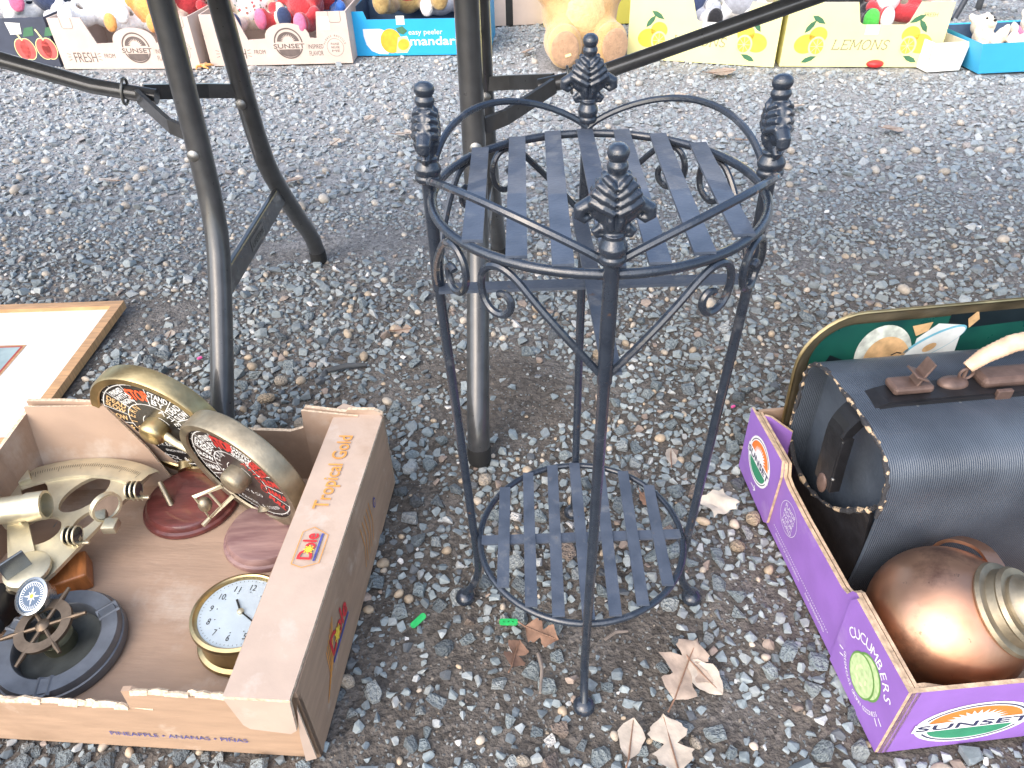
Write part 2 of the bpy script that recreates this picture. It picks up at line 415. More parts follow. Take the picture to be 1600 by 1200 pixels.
def scatter(n, y0, y1, dmin, dmax, power, pack, wmul, fine=False):
    u = npr.uniform(0, 1, n); D = dmin + (dmax - dmin) * u ** power; D[::-1].sort()
    yy = npr.uniform(y0, y1, n); xx = npr.uniform(-1, 1, n) * (.28 + yy * .78 + .22) + yy * .03
    dd = dirt(xx, yy); keep = npr.uniform(0, 1, n) < (1 - dd * wmul) ** (1.55 if not fine else 1)
    ci = npr.choice(len(PAL), n, p=PW)
    for i in range(n):
        if not keep[i]: continue
        x, y, d = xx[i], yy[i], D[i]
        if blocked(x, y, d / 2): continue
        if not try_place(x, y, d, pack): continue
        c = PC[ci[i]] if not fine else PC[ci[i]] * .45 + np.array((.05, .045, .04)); kd = 2 if fine else (1 if ci[i] in (6, 7) else 0)
        stones.append((x, y, d, kd, c * npr.uniform(.8, 1.2)))
scatter(5600, .28, 1.7, .018, .033, 1.8, .84, .95)
scatter(42000, .28, 1.9, .010, .018, 1.15, .74, .95)
scatter(30000, .28, 1.9, .006, .010, 1.2, .72, .9)
scatter(26000, 1.85, 4.8, .015, .034, 1.9, .78, .8)
scatter(42000, 1.85, 4.2, .009, .015, 1.2, .72, .75)
cell = {}
scatter(34000, .28, 1.7, .003, .0058, 1.1, .5, .35, fine=True)
S = np.array([(s[0], s[1], s[2]) for s in stones]); SK = np.array([s[3] for s in stones]); SCOL = np.array([s[4] for s in stones])
# far stones paler: some dust, and the brighter light there painted into their colour
stone_light = np.clip((S[:, 1] - 1.05) / 1.7, 0, 1)[:, None]; SCOL = SCOL * (1 - .5 * stone_light) + np.array((.195, .205, .210)) * stone_light
N = len(S)
fl = npr.uniform(.38, .72, N); el = npr.uniform(.68, 1.0, N); yaw = npr.uniform(0, 2 * pi, N); tx = npr.normal(0, .26, N); ty = npr.normal(0, .26, N)
pebm = SK == 1; fl[pebm] = npr.uniform(.55, .8, pebm.sum()); el[pebm] = npr.uniform(.7, .95, pebm.sum())
dep = S[:, 1] * cos(PITCH) + CAMZ * sin(PITCH)
px = S[:, 0] / dep; py = (S[:, 1] * sin(PITCH) - CAMZ * cos(PITCH)) / dep
vis = (abs(px) < .69) & (abs(py) < .52) & (SK != 2)
score = np.where(vis, S[:, 2] / dep, 0); big = set(np.argsort(-score)[:300].tolist())
zc = hz(S[:, 0], S[:, 1]) + S[:, 2] * fl * npr.uniform(.12, .38, N)
def rots(yaw, tx, ty):
    cy, sy, ca, sa, cb, sb = np.cos(yaw), np.sin(yaw), np.cos(tx), np.sin(tx), np.cos(ty), np.sin(ty)
    z = np.zeros_like(cy); o = np.ones_like(cy)
    A = np.stack([np.stack([cy, -sy, z], -1), np.stack([sy, cy, z], -1), np.stack([z, z, o], -1)], 1)
    B = np.stack([np.stack([o, z, z], -1), np.stack([z, ca, -sa], -1), np.stack([z, sa, ca], -1)], 1)
    D = np.stack([np.stack([cb, z, sb], -1), np.stack([z, o, z], -1), np.stack([-sb, z, cb], -1)], 1)
    return B @ D @ A
RM = rots(yaw, tx, ty)
stone_mat = attr_mat('gravel_stone', 'attr'); big_mat = attr_mat('single_stone', 'obj')
Vs, Fs, Cs, Sm = [], [], [], []; off = 0
pick = npr.integers(0, 1000, N)
bigmask = np.zeros(N, bool); bigmask[list(big)] = True
for kd, var in ((0, CHIP), (1, PEB), (2, FINE)):
    for k, (hv, hf) in enumerate(var):
        sel = np.where((SK == kd) & (pick % len(var) == k) & ~bigmask)[0]
        if not len(sel): continue
        sc = np.stack([S[sel, 2], S[sel, 2] * el[sel], S[sel, 2] * fl[sel]], -1)
        P = np.einsum('nij,nvj->nvi', RM[sel], hv[None] * sc[:, None, :]) + np.stack([S[sel, 0], S[sel, 1], zc[sel]], -1)[:, None, :]
        nv = len(hv); Vs.append(P.reshape(-1, 3))
        Fs.append((hf[None] + (off + np.arange(len(sel)) * nv)[:, None, None]).reshape(-1, 3)); off += len(sel) * nv
        Cs.append(np.repeat(SCOL[sel], nv, 0)); Sm.append(np.full(len(sel) * len(hf), kd == 1))
V = np.concatenate(Vs); F = np.concatenate(Fs); Cc = np.concatenate(Cs)
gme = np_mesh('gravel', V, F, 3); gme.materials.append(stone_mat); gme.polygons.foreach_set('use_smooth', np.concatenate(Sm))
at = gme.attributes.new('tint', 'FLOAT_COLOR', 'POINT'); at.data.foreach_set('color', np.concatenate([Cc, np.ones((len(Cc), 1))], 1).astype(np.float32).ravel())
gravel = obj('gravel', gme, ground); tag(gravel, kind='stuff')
# the largest stones in view, one object each
bigmesh = {}
for i in sorted(big):
    kd = SK[i]; var = (CHIP, PEB, FINE)[kd]; k = pick[i] % len(var)
    if (kd, k) not in bigmesh:
        hv, hf = var[k]; me = bpy.data.meshes.new('stone'); me.from_pydata(hv.tolist(), [], hf.tolist()); me.materials.append(big_mat)
        if kd == 1: me.polygons.foreach_set('use_smooth', [True] * len(hf))
        bigmesh[(kd, k)] = me
    M = Matrix(RM[i].tolist()).to_4x4(); M.translation = Vector((S[i, 0], S[i, 1], zc[i]))
    o = obj('stone', bigmesh[(kd, k)], ground, M @ SC(S[i, 2], S[i, 2] * el[i], S[i, 2] * fl[i])); o.color = (*SCOL[i], 1)
print('stones', N, 'tris', len(F))
#@@NEXT

# ------------------------------------------------------------------ shared materials
iron = mat('black_painted_iron', (.009, .014, .024), .27, 0.0, .5, 60, bump=.0004, bscale=420, coat=.6, col2=(.018, .025, .038), thr=(.5, .8), stain=(((.085, .045, .026), 85, .64, .70), ((.10, .105, .115), 40, .60, .78)))
iron_flat = mat('dusty_black_strap', (.040, .053, .078), .38, 0.0, .4, 35, bump=.0004, bscale=300, coat=.3, col2=(.075, .092, .125), thr=(.4, .8), stain=(((.15, .16, .175), 45, .56, .72), ((.08, .05, .035), 90, .66, .72)))
steel_dark = mat('charcoal_powder_coat', (.036, .037, .039), .30, .0, .2, 50, bump=.0001, bscale=900, coat=.5)
steel_grey = mat('worn_grey_tube', (.10, .105, .11), .36, .35, .25, 25, bump=.0002, bscale=600)
rubber = mat('black_rubber', (.012, .012, .012), .7)
rivet_m = mat('rivet_steel', (.22, .22, .215), .4, .9)
white_plastic = mat('white_table_plastic', (.72, .72, .70), .5, bump=.0004, bscale=300)
kraft = mat('kraft_board', (.37, .245, .16), .82, 0, .10, 14, bump=.0006, bscale=70, stretch=(1, 1, 6), stain=(((.25, .16, .10), 7, .55, .75), ((.52, .41, .32), 16, .60, .75)))
kraft_in = mat('kraft_board_inner', (.335, .232, .165), .85, 0, .10, 10, bump=.0008, bscale=45, stretch=(1, 5, 1), stain=(((.46, .385, .32), 9, .54, .72), ((.22, .15, .105), 6, .58, .78)))
kraft_edge = mat('kraft_torn_edge', (.62, .48, .34), .9, 0, .30, 220, bump=.0015, bscale=260)
kraft_far = mat('pale_kraft', (.58, .475, .41), .8, 0, .06, 12, bump=.0003, bscale=60)
brass = mat('aged_brass', (.46, .36, .19), .33, 1.0, .30, 22, bump=.0002, bscale=200)
brass_pale = mat('pale_brass', (.62, .565, .41), .42, .75, .15, 30, bump=.0002, bscale=250)
brass_dull = mat('dull_brass', (.31, .265, .19), .44, .85, .3, 30, bump=.0003, bscale=200)

# ------------------------------------------------------------------ the wrought-iron plant stand
ST = empty('plant_stand', (.081, .620, 0), 'black wrought iron plant stand with slatted top, finials and lower shelf', 'plant stand')
R1, H1, R2, H2, RF = .1463, .5966, .128, .1323, .156
PH = -1.612
def smooth3(q, k=5):
    r_ = []
    for i in range(len(q) - 1):
        p0, p1, p2, p3 = q[max(0, i - 1)], q[i], q[i + 1], q[min(len(q) - 1, i + 2)]
        for j in range(k):
            t = j / k; r_.append(.5 * (2 * p1 + (p2 - p0) * t + (2 * p0 - 5 * p1 + 4 * p2 - p3) * t * t + (3 * p1 - p0 - 3 * p2 + p3) * t ** 3))
    return r_ + [q[-1]]
def circle(r, z, n=64): return [(r * cos(2 * pi * i / n), r * sin(2 * pi * i / n), z) for i in range(n)]
MB().add(tube(circle(R1, H1), .0042, 10, True), 0, None, True).build('top_ring', iron, ST)
MB().add(tube(circle(R2, H2), .0042, 10, True), 0, None, True).build('shelf_ring', iron, ST)
def slat(xo, r, z, wd, name):
    hy = math.sqrt(max(1e-6, r * r - xo * xo)) - .002
    mb = MB(); n = 9; g = random.Random(int(xo * 1e5) + 7)
    sag = g.uniform(-.002, .0005); tw = g.uniform(-.03, .03)
    v = []
    for i in range(n):
        y = -hy + 2 * hy * i / (n - 1); zz = z + sag * (1 - (y / hy) ** 2)
        for dx, dz in ((-wd / 2, 0), (wd / 2, 0), (wd / 2, .0028), (-wd / 2, .0028)): v.append((xo + dx + tw * y * .3, y, zz + dz + dx * tw))
    f = [(i * 4 + j, (i + 1) * 4 + j, (i + 1) * 4 + (j + 1) % 4, i * 4 + (j + 1) % 4) for i in range(n - 1) for j in range(4)] + [(0, 1, 2, 3), tuple((n - 1) * 4 + q for q in (3, 2, 1, 0))]
    mb.add((v, f)); return mb.build(name, iron_flat, ST, RZ(R(-1.5)))
for i in range(7): slat((i - 3) * .0355, R1, H1 + .0030, .0165, 'slat')
for i in range(7): slat((i - 3) * .0325, R2, H2 + .0042, .0145, 'shelf_slat')
MB().add(box(2 * R2 - .004, .014, .003, (0, -.004, H2 + .0026))).build('shelf_crossbar', iron_flat, ST)
ZB = H1 - .098                                                   # lower end of the thick upper leg
MB().add(box(2 * R1 + .004, .016, .003, (0, 0, ZB + .004))).build('crossbar', iron_flat, ST)
MB().add(box(.016, 2 * R1 + .004, .003, (0, 0, ZB + .0075))).build('crossbar', iron_flat, ST)
# one casting: leafy finial, shared by the four
fb = MB()
fb.add(lathe([(0, -.012), (.006, -.012), (.006, 0), (.0112, .0), (.0128, .003), (.0128, .0065), (.0112, .009), (.0128, .0125), (.0134, .017), (.0112, .022), (.009, .026), (.0105, .03), (.0, .032)], 24))
fb.add(ell(.012, .0085, .03, c=(0, 0, .046)))                    # spine of the leaf
fb.add(ell(.0245, .0095, .0220, c=(0, 0, .059)))
fb.add(ell(.0180, .0090, .017, c=(0, 0, .073)))
fb.add(ell(.0085, .0075, .012, c=(0, 0, .0845)))
for s in (-1, 1):
    # volute at the foot of the leaf and the big side curl
    fb.add(tube([(s * x, 0, z) for x, z in ((.006, .034), (.013, .036), (.0165, .0325), (.0145, .0285), (.0105, .0295))], [.005, .0048, .0044, .004, .0034], 10))
    fb.add(tube([(s * x, 0, z) for x, z in ((.004, .047), (.013, .0570), (.023, .0590), (.0300, .0545), (.0305, .0480), (.0260, .0445), (.0220, .0475))], [.006, .007, .0072, .0066, .006, .005, .004], 12))
    for q, (z0, ln, r) in enumerate(((.060, .0225, .0046), (.068, .0205, .0044), (.0755, .0165, .0040), (.0825, .0115, .0034))):   # chevron leaf ribs, both faces
        for fy in (-1, 1):
            fb.add(tube([(s * .001, fy * .0090, z0 - .007), (s * ln * .5, fy * .0086, z0 - .001), (s * ln, fy * .0040, z0 + .0040)], [r, r * 1.05, r * .8], 8))
    for fy in (-1, 1):
        fb.add(tube([(s * .003, fy * .007, .036), (s * .0045, fy * .0088, .046), (s * .003, fy * .0085, .056)], [.003, .0034, .0026], 8))
fb.add(lathe([(0, .088), (.0065, .088), (.0085, .091), (.0095, .0945), (.0085, .098), (.0066, .0995), (.0085, .102), (.0098, .1065), (.0088, .111), (.005, .1145), (0, .1155)], 20))
fin_me = remeshed(fb, 'finial', iron, .0011, 3)
for k in range(4):
    a = PH + k * pi / 2; ca, sa = cos(a), sin(a)
    lean = .0
    MB().add(tube([(R1 * 1.02 * ca, R1 * 1.02 * sa, H1 + .022), (R1 * 1.02 * ca, R1 * 1.02 * sa, ZB)], [.0061, .0063], 14), 0, None, True).build('upper_leg', iron, ST)
    path = []
    for t in np.linspace(0, 1, 14):
        z = ZB + .002 + (.085 - ZB) * t; path.append((R1 * 1.02 + (R2 + .006 - R1 * 1.02) * t * ((ZB - .085) / (ZB - H2)) ** 0 * 1.0, z))
    r0 = path[-1][0]
    for t in np.linspace(.12, 1, 9): path.append((r0 + (RF - r0) * (t ** 2.2), .085 - .073 * t ** .8))
    lg = MB().add(tube([(r * ca, r * sa, z) for r, z in path], [.0052] * 14 + [.0051] * 9, 12), 0, None, True).build('leg', iron, ST)
    fo = MB().add(lathe([(0, 0), (.0105, 0), (.0135, .003), (.0135, .0075), (.011, .0115), (.007, .0145), (0, .016)], 20), 0, T(RF * ca, RF * sa, -.0005), True).build('foot', iron, lg)
    obj('finial', fin_me, ST, T(R1 * 1.02 * ca, R1 * 1.02 * sa, H1 + .012) @ RZ(a + pi / 2) @ RX(R(-3)) @ SC(.80, .92, .74))
    # arch between this finial and the next
    pts = []
    for t in np.linspace(0, 1, 26):
        b_ = a + (pi / 2) * t; rr = R1 * (1.0 + .01 * sin(pi * t)); pts.append((rr * cos(b_), rr * sin(b_), H1 + .006 + .038 * sin(pi * t) ** .8))
    MB().add(tube(pts, .0034, 8), 0, None, True).build('arch_rail', iron, ST)
    # two scroll brackets meeting in the middle of the side
    for sg in (1, -1):
        q = [(0.004, -.094), (.03, -.063), (.058, -.032), (.072, -.0175), (.084, -.0105), (.096, -.011), (.1045, -.019), (.1075, -.031), (.1045, -.044), (.096, -.052), (.086, -.0525), (.079, -.046), (.0785, -.037), (.084, -.0325), (.0895, -.0345)]
        # smooth the spiral
        sm = []
        for i in range(len(q) - 1):
            p0, p1, p2, p3 = q[max(0, i - 1)], q[i], q[i + 1], q[min(len(q) - 1, i + 2)]
            for t in (0, .33, .66):
                sm.append(tuple(.5 * ((2 * p1[c]) + (-p0[c] + p2[c]) * t + (2 * p0[c] - 5 * p1[c] + 4 * p2[c] - p3[c]) * t * t + (-p0[c] + 3 * p1[c] - 3 * p2[c] + p3[c]) * t ** 3) for c in (0, 1)))
        sm.append(q[-1]); pts = []
        for s_, z in sm:
            b_ = (a if sg == 1 else a + pi / 2) + sg * s_ / (R1 * 1.0) * .985; pts.append((R1 * 1.015 * cos(b_), R1 * 1.015 * sin(b_), H1 + z + .004))
        MB().add(tube(pts, .0033, 8), 0, None, True).build('scroll', iron, ST)

# ------------------------------------------------------------------ folding tables (legs in view, tops above the frame)
def folding_table(M, mirror, label):
    E_ = empty('folding_table', M, label, 'table', 'folding tables with dark steel legs')
    sgn = -1 if mirror else 1
    def pt(x, y, z): return (x * sgn, y, z)
    for s in (-1, 1):
        path = [(0, s * .105, .72), (0, s * .112, .60), (0, s * .122, .48), (0, s * .132, .40), (0, s * .140, .365), (0, s * .148, .335), (0, s * .165, .30), (0, s * .20, .248), (0, s * .275, .150), (0, s * .318, .098), (0, s * .340, .066), (0, s * .352, .035), (0, s * .356, .006)]
        po = MB().add(tube([pt(*p) for p in path], .0185, 16), 0, None, True).build('post', steel_dark if s > 0 else steel_dark, E_)
        MB().add(tube([pt(0, s * .3525, .030), pt(0, s * .356, .006), pt(0, s * .3565, .0005)], [.0195, .020, .0185], 14), 0, None, True).build('foot_cap', rubber, po)
        MB().add(lathe([(0, -.002), (.0095, -.002), (.0095, .002), (.006, .0045), (0, .005)], 14), 0, T(*pt(-.004, s * .124 - .0175, .455)) @ RX(pi / 2), True).build('rivet', rivet_m, po)
    # lower plate between the posts
    pl = MB().add(box(.012, .40, .044, (0, 0, .247), .003)).build('cross_plate', steel_dark, E_)
    u = Vector((0, -1, 0)) if not mirror else Vector((0, 1, 0))
    P = Print(frame((-.006 * sgn * 1.0 if False else .0062, 0, .247), Vector((0, 1, 0)), Vector((0, 0, 1)), Vector((1, 0, 0))))
    P.poly([(-.04, -.012), (.04, -.012), (.04, .012), (-.04, .012)], rivet_m).text('LIFETIME', 0, -.006, .011, rubber, 1, wd=.07, align='c'); P.build('name_plate', pl)
    # Y-shaped brace: an arm from each post to a ring, one long bar on to the underside of the top
    ring = Vector((-.135, 0, .505))
    MB().add(tube([pt(0, .118, .475), pt(-.05, .09, .485), pt(-.125, .012, .508)], 0, flat=(.024, .007, pt(.65, -.76, 0)))).build('brace_arm', steel_dark, E_)
    MB().add(tube([pt(0, -.118, .475), pt(-.05, -.09, .485), pt(-.125, -.012, .508)], 0, flat=(.024, .007, pt(.65, .76, 0)))).build('brace_arm', steel_dark, E_)
    MB().add(tube([pt(-.10, 0, .503), pt(-.2, 0, .523), pt(-.62, 0, .662), pt(-.70, 0, .70)], .0125, 12), 0, None, True).build('brace_bar', steel_dark, E_)
    c = Vector(pt(-.15, 0, .513)); ax = Vector(pt(1, 0, -.22)).normalized(); e1 = Vector((0, 1, 0)); e2 = ax.cross(e1)
    MB().add(tube([c + e1 * (.013 * cos(t)) + e2 * (.021 * sin(t)) for t in np.linspace(0, 2 * pi, 28, endpoint=False)], .0024, 8, True), 0, None, True).build('lock_ring', rivet_m, E_)
    tp = MB().add(box(1.83, .62, .036, (-.76 * sgn, .03, .745), .012)).build('table_top', white_plastic, E_)
    # legs of the far end, out of the picture
    for s in (-1, 1):
        MB().add(tube([pt(-1.5, s * .105, .72), pt(-1.5, s * .142, .355), pt(-1.5, s * .27, .13), pt(-1.5, s * .37, .004)], .0155, 12), 0, None, True).build('post', steel_dark, E_)
    return E_
folding_table(T(-.470, 1.262, 0) @ RZ(R(-1.5)), False, 'dark steel folding table legs standing beside the framed print')
folding_table(T(-.040, 1.256, 0) @ RZ(R(-3)), True, 'dark steel folding table legs standing right behind the plant stand')
#@@NEXT

# ------------------------------------------------------------------ the pineapple box and what is in it
orange_ink = mat('orange_ink', (.62, .27, .06), .8, var=.15, scale=60); red_ink = mat('red_ink', (.55, .03, .035), .7); yellow_ink = mat('yellow_ink', (.85, .58, .05), .7)
blue_ink = mat('blue_ink', (.06, .07, .26), .75, var=.35, scale=120); pale_tab = mat('pale_flap', (.45, .345, .275), .8, 0, .07, 18, bump=.0008, bscale=45, stain=(((.33, .235, .17), 9, .56, .74), ((.52, .44, .38), 14, .58, .72)))
BX = T(-.236, .413, .002) @ RZ(R(-5.2)) @ Matrix.Identity(4)     # local: x left is negative, y towards the back
DB = empty('cardboard_fruit_box', BX, 'open tan pineapple box full of brass nautical curios', 'box')
LX, LY, HB = .56, .445, .143
th = .006
MB().add(box(LX - 2 * th, LY - 2 * th, .005, (-LX / 2, LY / 2, .0035))).build('floor', kraft_in, DB)
def wob(pts, amp, seed):
    g = random.Random(seed); return [(x + g.uniform(-amp, amp), y + g.uniform(-amp, amp)) for x, y in pts]
# front wall, torn down to a low edge on the left
fo = [(-LX, 0), (0, 0), (0, .133), (-.075, .134)]
x = -.078
while x > -.185: fo.append((x, .124 + rnd.uniform(-.003, .003))); x -= .012
fo += [(-.187, .128), (-.1975, .126), (-.199, .094)]
x = -.21
while x > -LX: fo.append((x, .091 + rnd.uniform(-.0012, .0012))); x -= .012
fo.append((-LX, .092))
fr = frame((0, 0, 0), Vector((1, 0, 0)), Vector((0, 0, 1)), Vector((0, -1, 0)))
mb = MB(); add_prism(mb, fo, th, fr @ T(0, 0, -th), (), 0, 1)
fw_o = mb.build('front_wall', [kraft, kraft_in], DB)
# torn pale fibres along the top of the front wall
for x0, x1, z in ((-.188, -.078, .1235), (-.54, -.202, .0905)):
    mb = MB(); x = x0
    while x < x1:
        ln = rnd.uniform(.008, .03); add_prism(mb, wob([(0, 0), (ln, 0), (ln, .006), (ln * .5, .0075), (0, .006)], .0012, rnd.random()), .0035, T(x, .0005 + rnd.uniform(0, .002), z - .002) @ RX(R(rnd.uniform(35, 75))), (), 0, 0); x += ln * .9
    tag(mb.build('torn_edge', kraft_edge, fw_o), kind='stuff')
P = Print(fr @ T(0, 0, .0002)); P.text('PINEAPPLE • ANANAS • PIÑAS', -.245, .028, .0085, blue_ink, 1, wd=.165); P.build('lettering', fw_o)
# right wall with its broad folded-over flange
mb = MB(); add_prism(mb, [(0, 0), (LY, 0), (LY, HB), (0, HB)], th, frame((-th, 0, 0), Vector((0, 1, 0)), Vector((0, 0, 1)), Vector((1, 0, 0))), (), 0, 1)
rw = mb.build('side_wall', [kraft, kraft_in], DB)
fl_o = [(-.074, -.011), (-.002, -.012), (.001, LY - .012), (-.006, LY - .004), (-.066, LY + .02), (-.074, LY + .01)]
mb = MB(); add_prism(mb, fl_o, .005, T(0, 0, HB + .0015) @ RY(R(-1.5)), (), 0, 1)
fla = mb.build('flange', [pale_tab, kraft_edge], DB)
mb = MB(); add_prism(mb, [(-.060, .012), (-.016, .006), (-.008, .014), (-.003, .0735), (-.074, .0735), (-.066, .02)], .005, frame((0, -.0068, HB - .072), Vector((1, 0, 0)), Vector((0, 0, 1)), Vector((0, -1, 0))), (), 0, 1)
mb.build('end_flap', [pale_tab, kraft_edge], fla)
mb = MB(); add_prism(mb, [(-.0, 0), (.012, 0), (.008, .055), (.0, .11)], .005, frame((-.003, -.002, .012), Vector((-.9, -.3, 0)).normalized(), Vector((0, 0, 1)), Vector((.3, -.9, 0)).normalized()), (), 0, 1)
mb.build('corner_fold', [pale_tab, kraft_edge], fla)
MB().add(box(.005, LY - .04, .118, (-.074, LY / 2 + .01, HB - .0585))).build('inner_liner', kraft_in, fla)
P = Print(frame((-.037, 0, HB + .0068), Vector((0, 1, 0)), Vector((-1, 0, 0)), Vector((0, 0, 1))) @ RX(0))
P.text('Tropical Gold', .247, -.004, .021, orange_ink, 1, wd=.142, bold=.0003)
def fruit_logo(P, cx, cy, h, shield=True, k=1.0):
    if shield: P.line([(cx - 1.5 * h, cy + .9 * h), (cx + 1.3 * h, cy + .9 * h), (cx + 1.75 * h, cy + .2 * h), (cx + 1.1 * h, cy - .95 * h), (cx - 1.3 * h, cy - .95 * h), (cx - 1.75 * h, cy + .1 * h), (cx - 1.5 * h, cy + .9 * h)], .0012, orange_ink)
    P.text('Dole', cx - 1.15 * h, cy - .3 * h, h, red_ink, 1, wd=2.3 * h, bold=h * .035)
    P.line([(cx - 1.2 * h, cy - .55 * h), (cx + 1.2 * h, cy - .55 * h)], h * .16, blue_ink, 1)
    P.ellipse(cx - .25 * h, cy + .05 * h, h * .26, h * .26, yellow_ink, 2)
    for i in range(8):
        a = i * pi / 4; P.line([(cx - .25 * h + h * .2 * cos(a), cy + .05 * h + h * .2 * sin(a)), (cx - .25 * h + h * .38 * cos(a), cy + .05 * h + h * .38 * sin(a))], h * .08, yellow_ink, 2)
fruit_logo(P, .185, .0, .018)
P.build('lettering', fla)
P = Print(frame((.0002, 0, 0), Vector((0, 1, 0)), Vector((0, 0, 1)), Vector((1, 0, 0))))
fruit_logo(P, .125, .07, .030, False); P.build('logo', rw); P = Print(frame((.0002, 0, 0), Vector((0, 1, 0)), Vector((0, 0, 1)), Vector((1, 0, 0))))
P.ellipse(.33, .075, .006, .009, blue_ink, 0); P.ellipse(.33, .075, .004, .006, kraft, 1); P.text('a', .3275, .071, .008, blue_ink, 2); P.build('stamp', rw); P = Print(frame((.0002, 0, 0), Vector((0, 1, 0)), Vector((0, 0, 1)), Vector((1, 0, 0))))
for i in range(7): P.line([(.05 + .006 * i, .03 + .004 * i), (.075 + .005 * i, .055 + .005 * i), (.08 + .006 * i, .09 + .003 * i)], .0022, orange_ink)
for i in range(5): P.line([(.25 + .012 * i, .03), (.262 + .012 * i, .06 + .01 * (i % 2)), (.258 + .012 * i, .1)], .0020, orange_ink)
tag(P.build('printed_pattern', rw), kind='stuff')
# back wall with its taller right tab and the left flap that leans in
mb = MB(); add_prism(mb, [(-LX, 0), (0, 0), (0, .15), (-.012, .158), (-.052, .157), (-.056, .152), (-.118, .160), (-.124, .15), (-.128, .118), (-.15, .110), (-.36, .112), (-.40, .125), (-.43, .158), (-.50, .16), (-LX, .158)], th, frame((0, LY, 0), Vector((1, 0, 0)), Vector((0, 0, 1)), Vector((0, -1, 0))), (), 0, 1)
bw = mb.build('back_wall', [kraft_in, kraft_edge], DB)
mb = MB(); add_prism(mb, [(-.125, .02), (-.03, .03), (-.036, .15), (-.122, .158)], .004, frame((0, LY - .016, 0), Vector((1, 0, 0)), Vector((0, .05, 1)).normalized(), Vector((0, -1, .05)).normalized()), (), 0, 1)
mb.build('corner_flap', [kraft_in, kraft_edge], bw)
mb = MB(); add_prism(mb, [(0, 0), (.20, .0), (.17, .07), (.12, .15), (0, .155)], .004, frame((-LX + .005, LY - .05, .006), Vector((1, .12, 0)).normalized(), Vector((0, .22, 1)).normalized(), Vector((.1, -1, .2)).normalized()), (), 0, 1)
mb.build('corner_flap', [kraft_in, kraft_edge], bw)
mb = MB(); add_prism(mb, [(0, 0), (LY, 0), (LY, .15), (0, .10)], th, frame((-LX, 0, 0), Vector((0, 1, 0)), Vector((0, 0, 1)), Vector((1, 0, 0))), (), 0, 1)
mb.build('side_wall', [kraft_in, kraft_edge], DB)

